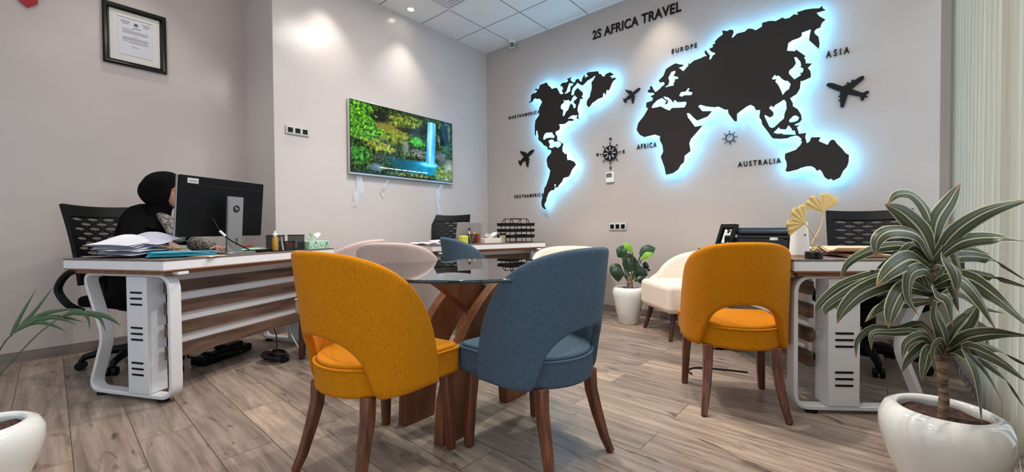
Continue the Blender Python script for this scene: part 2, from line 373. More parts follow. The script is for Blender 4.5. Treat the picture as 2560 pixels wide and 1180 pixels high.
OLDWORLD=[(2.284,2.122),(2.287,2.168),(2.348,2.177),(2.353,2.201),(2.327,2.223),(2.369,2.234),(2.359,2.252),(2.332,2.258),(2.3,2.27),(2.306,2.29),(2.327,2.295),(2.322,2.317),(2.341,2.323),(2.359,2.283),(2.38,2.253),(2.427,2.278),(2.445,2.296),(2.468,2.304),(2.466,2.33),(2.442,2.338),(2.427,2.334),(2.411,2.358),(2.437,2.378),(2.458,2.393),(2.483,2.453),(2.529,2.472),(2.573,2.485),(2.608,2.466),(2.646,2.451),(2.637,2.439),(2.603,2.437),(2.646,2.392),(2.694,2.434),(2.685,2.46),(2.704,2.443),(2.741,2.465),(2.806,2.472),(2.832,2.48),(2.852,2.477),(2.834,2.511),(2.84,2.537),(2.881,2.474),(2.872,2.447),(2.886,2.436),(2.904,2.468),(2.923,2.474),(2.921,2.487),(2.892,2.504),(2.872,2.534),(2.909,2.545),(2.898,2.561),(2.926,2.571),(2.918,2.585),(2.949,2.612),(2.987,2.63),(2.982,2.668),(3.023,2.649),(3.042,2.655),(3.069,2.644),(3.073,2.625),(3.058,2.585),(3.066,2.577),(3.101,2.604),(3.159,2.601),(3.185,2.619),(3.215,2.609),(3.243,2.588),(3.288,2.603),(3.29,2.634),(3.344,2.633),(3.388,2.617),(3.435,2.631),(3.451,2.614),(3.482,2.612),(3.511,2.63),(3.541,2.617),(3.532,2.639),(3.59,2.641),(3.633,2.634),(3.676,2.621),(3.696,2.633),(3.698,2.614),(3.715,2.595),(3.659,2.594),(3.677,2.56),(3.715,2.522),(3.694,2.505),(3.683,2.471),(3.656,2.467),(3.645,2.449),(3.652,2.429),(3.673,2.401),(3.68,2.349),(3.675,2.308),(3.652,2.339),(3.613,2.393),(3.617,2.437),(3.625,2.476),(3.59,2.472),(3.566,2.469),(3.564,2.442),(3.546,2.432),(3.501,2.426),(3.475,2.412),(3.466,2.351),(3.524,2.332),(3.525,2.347),(3.591,2.273),(3.58,2.268),(3.591,2.241),(3.591,2.217),(3.631,2.204),(3.605,2.178),(3.622,2.147),(3.626,2.114),(3.623,2.098),(3.565,2.08),(3.56,2.088),(3.554,2.026),(3.534,1.988),(3.489,1.962),(3.507,1.919),(3.507,1.894),(3.54,1.863),(3.561,1.82),(3.568,1.777),(3.552,1.755),(3.523,1.746),(3.52,1.735),(3.552,1.731),(3.535,1.719),(3.544,1.689),(3.549,1.663),(3.597,1.663),(3.59,1.634),(3.602,1.581),(3.619,1.592),(3.63,1.623),(3.688,1.616),(3.678,1.586),(3.733,1.55),(3.75,1.581),(3.764,1.586),(3.777,1.578),(3.793,1.547),(3.822,1.509),(3.842,1.473),(3.863,1.455),(3.861,1.401),(3.851,1.367),(3.829,1.338),(3.811,1.29),(3.77,1.269),(3.755,1.285),(3.739,1.278),(3.715,1.301),(3.698,1.345),(3.685,1.362),(3.666,1.354),(3.655,1.376),(3.633,1.394),(3.602,1.397),(3.562,1.388),(3.54,1.377),(3.476,1.365),(3.459,1.373),(3.468,1.411),(3.464,1.451),(3.454,1.474),(3.456,1.515),(3.53,1.539),(3.544,1.556),(3.557,1.568),(3.571,1.596),(3.559,1.609),(3.568,1.616),(3.548,1.643),(3.532,1.651),(3.489,1.649),(3.475,1.64),(3.423,1.642),(3.37,1.653),(3.356,1.672),(3.336,1.709),(3.292,1.782),(3.287,1.817),(3.271,1.844),(3.277,1.906),(3.245,1.912),(3.231,1.945),(3.205,1.965),(3.175,1.956),(3.134,1.93),(3.101,1.907),(3.1,1.842),(3.081,1.845),(3.034,1.92),(3.028,1.958),(3.005,1.961),(2.949,2.0),(2.918,2.0),(2.856,2.018),(2.797,2.046),(2.778,2.037),(2.815,1.984),(2.896,1.969),(2.86,1.928),(2.769,1.906),(2.741,1.935),(2.699,1.987),(2.677,1.991),(2.685,1.955),(2.751,1.851),(2.815,1.854),(2.778,1.812),(2.713,1.744),(2.699,1.707),(2.71,1.632),(2.656,1.594),(2.651,1.535),(2.622,1.513),(2.597,1.471),(2.548,1.44),(2.482,1.431),(2.467,1.504),(2.431,1.611),(2.455,1.659),(2.447,1.721),(2.421,1.776),(2.424,1.812),(2.369,1.838),(2.261,1.829),(2.217,1.859),(2.184,1.912),(2.201,1.978),(2.262,2.042),(2.305,2.107)]
OLDWORLD_HOLES=[[(2.504,2.367),(2.534,2.415),(2.568,2.416),(2.573,2.4),(2.554,2.37),(2.598,2.349),(2.598,2.334),(2.563,2.333),(2.568,2.311),(2.553,2.3),(2.558,2.279),(2.508,2.28),(2.476,2.277),(2.478,2.287),(2.503,2.296),(2.514,2.329)],[(2.337,2.111),(2.353,2.139),(2.395,2.172),(2.447,2.184),(2.452,2.172),(2.488,2.143),(2.47,2.116),(2.493,2.116),(2.503,2.145),(2.463,2.178),(2.458,2.195),(2.503,2.175),(2.533,2.143),(2.553,2.114),(2.558,2.138),(2.578,2.129),(2.588,2.112),(2.67,2.1),(2.675,2.08),(2.656,2.049),(2.538,2.067),(2.518,2.046),(2.478,2.069),(2.432,2.103),(2.359,2.102)],[(2.606,2.168),(2.622,2.2),(2.666,2.197),(2.689,2.224),(2.702,2.216),(2.689,2.195),(2.73,2.171),(2.718,2.152),(2.651,2.164),(2.637,2.155)],[(3.515,2.287),(3.53,2.283),(3.556,2.24),(3.562,2.207),(3.556,2.195),(3.571,2.187),(3.577,2.165),(3.568,2.146),(3.554,2.153),(3.561,2.13),(3.518,2.107),(3.479,2.164),(3.482,2.189),(3.509,2.207),(3.527,2.234)],[(3.36,2.15),(3.382,2.179),(3.388,2.165),(3.409,2.164),(3.431,2.133),(3.449,2.114),(3.471,2.106),(3.492,2.076),(3.48,2.036),(3.459,2.026),(3.438,1.998),(3.425,2.041),(3.407,2.088),(3.385,2.122),(3.394,2.138),(3.369,2.142)],[(3.376,1.909),(3.38,1.924),(3.447,1.96),(3.462,1.932),(3.465,1.881),(3.452,1.848),(3.447,1.805),(3.42,1.781),(3.383,1.747),(3.367,1.74),(3.345,1.753),(3.31,1.844),(3.31,1.861),(3.348,1.83),(3.373,1.844),(3.373,1.87),(3.341,1.912),(3.357,1.927)],[(3.481,1.785),(3.511,1.815),(3.528,1.816),(3.551,1.794),(3.54,1.771),(3.517,1.764),(3.487,1.766)],[(3.374,1.701),(3.411,1.739),(3.42,1.723),(3.46,1.713),(3.478,1.744),(3.496,1.718),(3.505,1.695),(3.52,1.696),(3.529,1.659),(3.445,1.674),(3.432,1.685),(3.402,1.686)]]
PLANE_BIG=[(3.72,2.031),(3.726,2.043),(3.742,2.044),(3.765,2.035),(3.808,2.006),(3.825,1.998),(3.848,2.01),(3.845,2.023),(3.851,2.026),(3.861,2.014),(3.876,2.022),(3.873,2.035),(3.879,2.038),(3.889,2.028),(3.923,2.047),(3.937,2.051),(3.946,2.046),(3.948,2.035),(3.942,2.024),(3.876,1.969),(3.885,1.959),(3.938,1.923),(3.968,1.933),(3.976,1.927),(3.974,1.917),(3.954,1.901),(3.97,1.89),(3.963,1.886),(3.951,1.892),(3.946,1.87),(3.936,1.866),(3.93,1.872),(3.926,1.901),(3.905,1.91),(3.853,1.934),(3.83,1.847),(3.818,1.837),(3.808,1.845),(3.806,1.892),(3.795,1.896),(3.806,1.903),(3.806,1.924),(3.793,1.928),(3.805,1.933),(3.806,1.965),(3.783,1.979),(3.732,2.016)]
PLANE_MID=[(2.192,2.355),(2.191,2.344),(2.178,2.332),(2.129,2.305),(2.128,2.287),(2.138,2.277),(2.125,2.277),(2.124,2.265),(2.133,2.257),(2.124,2.251),(2.116,2.213),(2.107,2.213),(2.095,2.277),(2.077,2.273),(2.04,2.265),(2.034,2.235),(2.024,2.237),(2.02,2.253),(2.01,2.254),(2.016,2.261),(2.006,2.276),(2.007,2.283),(2.034,2.275),(2.04,2.282),(2.077,2.308),(2.035,2.359),(2.037,2.37),(2.049,2.366),(2.072,2.352),(2.076,2.357),(2.081,2.353),(2.083,2.346),(2.09,2.343),(2.097,2.347),(2.101,2.332),(2.116,2.325),(2.155,2.347),(2.178,2.357)]
PLANE_LOW=[(0.812,1.9),(0.813,1.885),(0.793,1.864),(0.73,1.825),(0.728,1.8),(0.747,1.79),(0.728,1.786),(0.728,1.768),(0.741,1.762),(0.728,1.753),(0.724,1.703),(0.712,1.697),(0.703,1.708),(0.683,1.791),(0.621,1.764),(0.608,1.726),(0.597,1.729),(0.593,1.746),(0.573,1.751),(0.585,1.762),(0.568,1.783),(0.572,1.793),(0.605,1.782),(0.662,1.83),(0.6,1.894),(0.604,1.909),(0.614,1.908),(0.651,1.89),(0.662,1.893),(0.668,1.88),(0.687,1.882),(0.693,1.866),(0.71,1.858),(0.756,1.887),(0.797,1.901)]
# ------------------------------------------------------------------ shared materials
WALL_L = wall_mat('wall_paint_pink_grey', (204, 190, 184)); WALL_T = wall_mat('wall_paint_white', (204, 195, 191)); WALL_B = wall_mat('wall_paint_grey', (186, 175, 169), .42)
FLOOR = floor_mat(); CEIL = ceiling_mat()
WHITE = M('white_lacquer', (226, 224, 226), .35); WHITE_M = M('white_powder_coat', (218, 218, 221), .38); WHITE_P = M('white_plastic', (228, 226, 222), .45)
CERAMIC = M('white_glazed_ceramic', (228, 228, 224), .08, coat=.6)
BLACK = M('black_plastic', (9, 9, 11), .5, spec=.2); BLACK_G = M('black_gloss', (12, 12, 13), .18); BLACK_F = two_tone('black_cloth', (4, 4, 5), (13, 12, 13), (6, 6, 6), .85, spec=.1)
DARKGREY = M('dark_grey_panel', (42, 37, 37), .6, spec=.2); BLACKLET = M('black_letter', (24, 22, 22), .6, spec=.2)
SILVER = M('silver_metal', (178, 178, 180), .32, metal=.9); GREYPL = M('grey_plastic', (158, 158, 160), .4)
PAPER = M('paper_white', (232, 231, 236), .8); PAPER_L = M('paper_lilac', (205, 204, 220), .8); TAN = M('manila_paper', (222, 182, 148), .75); BLUE = M('cyan_card', (70, 178, 205), .5); GREENCARD = M('lime_card', (176, 190, 90), .6)
TOP = two_tone('desk_top_laminate', (98, 84, 78), (122, 107, 100), (3, 40, 40), .5); BROWN = two_tone('walnut_slat', (74, 54, 44), (112, 86, 72), (3, 30, 30), .55, detail=6)
BROWN2 = two_tone('walnut_board', (126, 86, 62), (150, 106, 78), (3, 30, 30), .55)
YEL = fabric('yellow_linen', (178, 103, 5), (206, 133, 10)); TEAL = fabric('blue_linen', (60, 76, 92), (80, 98, 112)); PINK = fabric('pink_grey_linen', (176, 154, 148), (200, 180, 172)); CREAM = fabric('cream_boucle', (226, 208, 192), (238, 222, 206))
LEG = two_tone('chestnut_wood', (72, 36, 20), (118, 64, 38), (40, 40, 5), .38, spec=.5, coat=.2); LEGD = two_tone('dark_walnut_wood', (62, 38, 30), (88, 56, 44), (40, 40, 5), .4)
TBL = two_tone('table_walnut', (84, 44, 24), (134, 78, 46), (10, 10, 3), .42, detail=6, coat=.15)
SOIL = two_tone('potting_soil', (40, 24, 20), (86, 58, 48), (60, 60, 60), .95, bump=.6)
BARK = two_tone('bark', (86, 66, 52), (150, 124, 100), (30, 30, 90), .85, bump=.5)
GOLD = M('brushed_gold', (214, 180, 112), .5, metal=.2)
SKIN = M('skin', (196, 138, 112), .55); PATTERN = two_tone('grey_paisley_cloth', (74, 70, 68), (140, 134, 128), (60, 60, 60), .8, detail=2, lo=.42, hi=.58)
GLOW = emission('led_glow', (94, 196, 255), 26)

# ------------------------------------------------------------------ camera
yaw, pitch, roll = .7030844, -.0173075, -.0075306
fw = Vector((-math.sin(yaw) * math.cos(pitch), math.cos(yaw) * math.cos(pitch), math.sin(pitch)))
rt = Vector((math.cos(yaw), math.sin(yaw), 0)); up = rt.cross(fw)
rt2 = rt * math.cos(roll) + up * math.sin(roll); up2 = -rt * math.sin(roll) + up * math.cos(roll)
cam = bpy.data.cameras.new('camera'); cam.sensor_width = 36; cam.lens = 1031.58 / 2560 * 36; cam.clip_start = .02
co = bpy.data.objects.new('camera', cam); COL.objects.link(co)
mw = Matrix((rt2, up2, -fw)).transposed().to_4x4(); mw.translation = (3.9393, -4.1296, .91478); co.matrix_world = mw
scn.camera = co

# ------------------------------------------------------------------ room
H = 3.318; XL = -.594; XR = 4.47; YF = -6.3; YJ = -2.70
struct(MB().box((1.98, -3.15, -.05), (5.4, 6.5, .1)).build('floor', FLOOR, smooth=0))
struct(MB().box((1.98, -3.15, H + .05), (5.4, 6.5, .1)).build('ceiling', CEIL, smooth=0))
struct(MB().box((XL - .05, (YF + YJ) / 2 - .02, H / 2), (.1, YJ - YF - .04, H)).build('wall_left', WALL_L, smooth=0))
struct(MB().prism([(XL - .1, YJ - .04), (XL, YJ - .04), (0, YJ), (0, .1), (-.1, .1), (-.1, YJ + .1), (XL - .1, YJ + .1)], 0, H).build('wall_screen', WALL_T, smooth=0))
struct(MB().box((2.3, .05, H / 2), (4.6, .1, H)).build('wall_back', WALL_B, smooth=0))
m = MB()   # right wall with a wide window opening
m.box((XR + .05, -.07, H / 2), (.1, .14, H)).box((XR + .05, -6.05, H / 2), (.1, .5, H)).box((XR + .05, -2.97, .07), (.1, 5.66, .14)).box((XR + .05, -2.97, 3.2), (.1, 5.66, .236))
struct(m.build('wall_right', WALL_B, smooth=0))
m = MB()
m.box((-.25, YF - .05, H / 2), (.9, .1, H)).box((4.4, YF - .05, H / 2), (.5, .1, H)).box((2.17, YF - .05, .05), (3.96, .1, .1)).box((2.17, YF - .05, 3.15), (3.96, .1, .336))
struct(m.build('wall_front', WALL_B, smooth=0))
PANE = sheet_glass('window_glass', (.95, .98, .98), 1.45)
ALU = M('window_aluminium', (90, 92, 94), .4, metal=.5)
w1 = thing('window_1', 'shop window behind the vertical blinds', 'window'); w1['kind'] = 'structure'
m = MB()
for y in (-.16, -1.55, -2.95, -4.35, -5.78): m.box((XR + .05, y, 1.61), (.06, .05, 2.94))
m.box((XR + .05, -2.97, .165), (.06, 5.66, .05)).box((XR + .05, -2.97, 3.06), (.06, 5.66, .05)); m.build('window_frame', ALU, w1, smooth=0)
MB().box((XR + .05, -2.97, 1.61), (.008, 5.6, 2.88)).build('pane', PANE, w1, smooth=0)
w2 = thing('window_2', 'glazed shop front facing the street', 'window'); w2['kind'] = 'structure'
m = MB()
for x in (.23, 1.5, 2.8, 4.11): m.box((x, YF - .05, 1.54), (.05, .06, 2.88))
m.box((2.17, YF - .05, .125), (3.9, .06, .05)).box((2.17, YF - .05, 2.96), (3.9, .06, .05)); m.build('window_frame', ALU, w2, smooth=0)
MB().box((2.17, YF - .05, 1.54), (3.86, .008, 2.82)).build('pane', PANE, w2, smooth=0)
BASE = two_tone('skirting_laminate', (116, 104, 100), (138, 124, 118), (2, 2, 30), .5)
struct(MB().box((XL + .006, (YF + YJ) / 2 - .02, .037), (.012, YJ - YF - .06, .074)).build('baseboard_left', BASE, smooth=0))
struct(MB().box((.006, YJ / 2, .037), (.012, -YJ, .074)).build('baseboard_screen', BASE, smooth=0))
struct(MB().box((2.27, -.006, .037), (4.5, .012, .074)).build('baseboard_back', BASE, smooth=0))
struct(MB().box((XR - .006, -2.97, .037), (.012, 5.9, .074)).build('baseboard_right', BASE, smooth=0))

# ceiling fittings
v = thing('ceiling_vent', 'square white air diffuser set in the ceiling grid', 'air vent', (.755, -1.366, H))
for k, (a, z) in enumerate(((.54, -.006), (.44, -.016), (.34, -.026), (.24, -.034))):
    m = MB(); b = a - .055
    for i in range(4):
        m.at(rz=i * PI / 2).prism([(-a / 2, a / 2), (a / 2, a / 2), (b / 2, b / 2), (-b / 2, b / 2)], z - .008, z); 
    m.build('frame' if k == 0 else 'louver', WHITE_M, v, smooth=0)
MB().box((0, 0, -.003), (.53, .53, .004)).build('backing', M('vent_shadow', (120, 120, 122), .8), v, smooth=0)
LAMP = emission('lamp_face', (255, 244, 226), 30)
def downlight(x, y, label):
    t = thing('downlight', label, 'ceiling light', (x, y, H), group='recessed downlights')
    MB().lathe([(.034, -.001), (.036, -.009), (.047, -.007), (.05, -.001)], 32, close=False).build('trim_ring', WHITE_M, t)
    MB().lathe([(.0, -.003), (.035, -.003)], 32, close=False).build('lens', LAMP, t)
downlight(.182, -1.371, 'small round downlight in the ceiling above the screen wall, lit')
def spot(x, y, e, ang=105, blend=.7, rad=.03, col=(1, .93, .84), aim=None):
    l = bpy.data.lights.new('downlight_beam', 'SPOT'); l.energy = e * 1.6; l.spot_size = R(ang); l.spot_blend = blend; l.shadow_soft_size = rad; l.color = col
    o = bpy.data.objects.new('downlight_beam', l); COL.objects.link(o); o.location = (x, y, H - .03)
    if aim: o.rotation_euler = Vector((aim[0] - x, aim[1] - y, aim[2] - H)).to_track_quat('-Z', 'Y').to_euler()
spot(.23, -1.371, 30, 80, 1); spot(.22, -2.25, 30, 80, 1); spot(2.42, -.24, 28, 80, 1, .03, (1, .9, .74)); spot(4.0, -.3, 8, 80, 1); spot(-.24, -3.52, 15, 84, 1)  # only the first beam has a visible fitting, the others are assumed
for x, y, e in ((1.5, -1.8, 84), (2.8, -2.0, 90), (1.3, -3.0, 14), (2.6, -3.3, 32), (3.7, -2.6, 34), (.1, -4.0, 4), (1.4, -4.9, 4), (3.2, -5.0, 9)): spot(x, y, e, 125, .8, .04)  # assumed unseen downlights, no fittings modelled
for x, y, e in ((1.3, -1.9, 20), (3.0, -1.9, 20), (1.3, -3.9, 2), (3.0, -3.9, 5), (2.2, -5.4, 5)):   # unseen area lamps added below the ceiling as ambient fill
    l = bpy.data.lights.new('ceiling_fill', 'AREA'); l.shape = 'SQUARE'; l.size = .55; l.energy = e; l.color = (1, .96, .92)
    o = bpy.data.objects.new('ceiling_fill', l); COL.objects.link(o); o.location = (x, y, H - .02)
l = bpy.data.lights.new('added_side_fill', 'AREA'); l.shape = 'RECTANGLE'; l.size = 1.7; l.size_y = 2.6; l.energy = 15; l.color = (.74, .87, 1)  # unseen cool area lamp added in front of the blinds to imitate daylight
o = bpy.data.objects.new('added_side_fill', l); COL.objects.link(o); o.location = (4.352, -1.0, 1.75); o.rotation_euler = (0, PI / 2, 0)
c = thing('security_camera', 'small white dome security camera in the ceiling corner above the map', 'camera', (.505, -.05, H))
MB().lathe([(.05, 0), (.05, -.02), (.046, -.03)], 28).build('mount', WHITE_P, c)
MB().ball((0, 0, -.052), .04).build('housing', WHITE_P, c)
ld = Vector((.62, -.76, -.25)).normalized()
MB().tube([Vector((0, 0, -.052)) + ld * .03, Vector((0, 0, -.052)) + ld * .046], .027, 20).build('lens', BLACK_G, c)
MB().tube([Vector((0, 0, -.052)) + ld * .045, Vector((0, 0, -.052)) + ld * .048], .009, 14).build('lens_ring', SILVER, c)

# vertical blinds on the right
BLIND = two_tone('blind_fabric', (202, 197, 181), (220, 214, 198), (200, 200, 2), .8); BLIND.node_tree.nodes['Principled BSDF'].inputs['Transmission Weight'].default_value = 0
nt = BLIND.node_tree; pb = nt.nodes['Principled BSDF']; tr = nt.nodes.new('ShaderNodeBsdfTranslucent'); tr.inputs[0].default_value = (.80, .74, .60, 1)
mx = nt.nodes.new('ShaderNodeMixShader'); mx.inputs[0].default_value = .05; out = nt.nodes['Material Output']
nt.links.new(pb.outputs[0], mx.inputs[1]); nt.links.new(tr.outputs[0], mx.inputs[2]); nt.links.new(mx.outputs[0], out.inputs[0])
def blind(x, y0, y1, n, label, z0=.07, ang=24):
    t = thing('vertical_blind', label, 'blind', (x, (y0 + y1) / 2, 0)); L = y0 - y1; p = L / n; m = MB()
    for i in range(n):
        yc = L / 2 - p * (i + .5); w = p * .56; a = R(ang)
        def f(u, q): 
            s = (u - .5) * 2
            return (-math.sin(a) * w * s + .008 * (1 - s * s), yc - math.cos(a) * w * s, z0 + (3.24 - z0) * q)
        m.grid(f, 6, 1)
    m.build('slats', BLIND, t, smooth=180)
    MB().box((0, 0, 3.265), (.05, L, .05)).build('head_rail', WHITE_M, t, smooth=0)
    k = MB()
    for i in range(n - 1):
        a0 = L / 2 - p * (i + .5)
        k.tube([(-.03, a0 - p * q, z0 + .012 - .045 * math.sin(PI * q)) for q in [j / 8 for j in range(9)]], .0022, 6)
        k.box((-.02, a0, z0 + .004), (.012, p * .7, .014))
    k.build('bottom_chain', SILVER, t)
blind(4.41, -.004, -1.12, 12, 'pale vertical blind nearest the map wall corner')
blind(4.40, -1.14, -3.1, 20, 'pale vertical blind behind the big striped potted plant', ang=30)

# ------------------------------------------------------------------ map wall
def wallmat(y): return Matrix.Translation((0, y, 0)) @ Matrix.Rotation(PI / 2, 4, 'X')
def plate(name, outline, holes, y, t, mat, parent=None, offset=0):
    me = curve_mesh(outline, holes, t / 2, offset); xform(me, wallmat(y)); me.materials.clear(); me.materials.append(mat)
    return finish(name, me, parent, smooth=0)
for nm, ol, ho, lab in (('map_panel', AMERICAS, AMERICAS_HOLES, 'dark cut-out map of the Americas glowing blue along its edge'),
                        ('map_panel', OLDWORLD, OLDWORLD_HOLES, 'dark cut-out map of Europe, Africa, Asia and Australia with blue glow')):
    t = thing(nm, lab, 'wall map', (0, 0, 0), group='backlit map on the wall')
    plate('face_panel', ol, ho, -.08, .01, DARKGREY, t)
    plate('led_backing', ol, ho, -.069, .004, GLOW, t, offset=-.004)
for ol, lab in ((PLANE_BIG, 'large black airplane cut-out, right of Asia'), (PLANE_MID, 'black airplane cut-out between Greenland and Europe'), (PLANE_LOW, 'black airplane cut-out left of South America')):
    tag(plate('airplane_cutout', ol, [], -.0105, .019, BLACKLET), lab, 'airplane sign', 'airplanes on the map wall')
    MB
def letters(s, x0, z0, w, h, label, space=1.0, bold=.012, slope=0, y=-.002, t=.007):
    me = text_mesh(s, w, h, t, bold, space); xform(me, Matrix.Translation((x0, y, z0)) @ Matrix.Rotation(PI / 2, 4, 'X') @ Matrix.Rotation(slope, 4, 'Z'))
    me.materials.clear(); me.materials.append(BLACKLET); return tag(finish('wall_lettering', me, None, smooth=0), label, 'lettering', 'black lettering on the map wall')
letters('2S AFRICA TRAVEL', 1.642, 3.010, .96, .1, 'black lettering 2S AFRICA TRAVEL high on the map wall', 1.06, .022, -.012)
letters('EUROPE', 2.511, 2.616, .234, .044, 'black lettering EUROPE above the map', 1.45, .014, -.03)
letters('ASIA', 3.715, 2.247, .145, .053, 'black lettering ASIA beside the map', 1.6, .014)
letters('NORTHAMERICA', .403, 2.345, .50, .041, 'black lettering NORTHAMERICA left of the map', 1.62, .004, -.02)
letters('SOUTHAMERICA', .488, 1.312, .47, .042, 'black lettering SOUTHAMERICA low left of the map', 1.58, .004)
letters('AFRICA', 2.154, 1.730, .206, .05, 'black lettering AFRICA left of the African continent', 1.4, .014)
letters('AUSTRALIA', 3.094, 1.452, .325, .045, 'black lettering AUSTRALIA left of the Australian continent', 1.45, .014)
def ring(ro, ri, y, t, parent, name, n=48):
    c = [(ro * math.cos(2 * PI * i / n), ro * math.sin(2 * PI * i / n)) for i in range(n)]; d = [(ri * math.cos(2 * PI * i / n), ri * math.sin(2 * PI * i / n)) for i in range(n)]
    me = curve_mesh(c, [d], t / 2); xform(me, wallmat(y)); me.materials.clear(); me.materials.append(BLACKLET); return finish(name, me, parent, smooth=0)
w = thing('compass_wheel', 'black ship wheel compass with N E S W letters around it', 'compass sign', (1.856, 0, 1.726))
ring(.081, .040, -.018, .012, w, 'rim')
ring(.026, .001, -.018, .012, w, 'hub')
for i in range(8):
    a = i * PI / 4; d = Vector((math.cos(a), 0, math.sin(a))); MB().tube([d * .076 + Vector((0, -.018, 0)), d * .106 + Vector((0, -.018, 0)), d * .122 + Vector((0, -.018, 0))], [.004, .0045, .0065], 8).build('spoke', BLACKLET, w)
m = MB()
for i in range(8):
    a = i * PI / 4; d = Vector((math.cos(a), 0, math.sin(a))); m.tube([d * .030 + Vector((0, -.022, 0)), d * .062 + Vector((0, -.0255, 0))], .0045, 8)
    m.tube([d * .060 + Vector((0, -.025, 0)), d * .066 + Vector((0, -.025, 0))], .007, 8)
m.build('inlay', M('inlay_light', (206, 204, 200), .5), w)
for ch, x, z, ww in (('N', 0, .155, .022), ('S', 0, -.158, .02), ('W', -.158, .003, .03), ('E', .152, 0, .02)):
    me = text_mesh(ch, ww, .032, .008, .025); xform(me, Matrix.Translation((x - ww / 2, -.006, z - .016)) @ Matrix.Rotation(PI / 2, 4, 'X')); me.materials.clear(); me.materials.append(BLACKLET); finish('letter', me, w, smooth=0)
w = thing('wheel_cutout', 'small thin black ship wheel outline below India', 'wheel sign', (3.029, 0, 1.72))
ring(.036, .030, -.014, .01, w, 'rim', 24)
for i in range(8):
    a = i * PI / 4 + .05; d = Vector((math.cos(a), 0, math.sin(a))); MB().tube([d * .034 + Vector((0, -.014, 0)), d * .056 + Vector((0, -.014, 0)), d * .061 + Vector((0, -.014, 0))], [.0028, .0032, .0048], 8).build('spoke', BLACKLET, w)
t = thing('thermostat', 'white wall thermostat with grey display under the compass wheel', 'thermostat', (1.85, 0, 1.465))
MB().box((0, -.012, 0), (.092, .024, .108)).build('housing', WHITE_P, t, bev=.004)
MB().box((-.004, -.0255, .022), (.066, .003, .042)).build('display', M('lcd', (108, 104, 98), .3), t, smooth=0)
MB().box((0, -.0255, .047), (.02, .003, .004)).build('button', GREYPL, t, smooth=0)
def switchplate(label, loc, rz, w, h):
    t = thing('switch_plate', label, 'switch plate', loc, rz)
    MB().box((0, -.006, 0), (w, .012, h)).build('plate', M('plate_silver', (176, 176, 176), .4), t, bev=.003)
    for i in (-1, 0, 1):
        q = MB().box((i * w * .315, -.0125, 0), (w * .27, .005, h * .72)).build('bezel', WHITE_P, t, bev=.002)
        MB().box((i * w * .315, -.0155, 0), (w * .215, .004, h * .56)).build('insert', BLACK_G, q, smooth=0)
switchplate('silver triple socket plate low on the map wall', (1.938, 0, .932), 0, .198, .084)
switchplate('silver triple switch plate left of the television', (0, -2.506, 1.822), PI / 2, .205, .078)

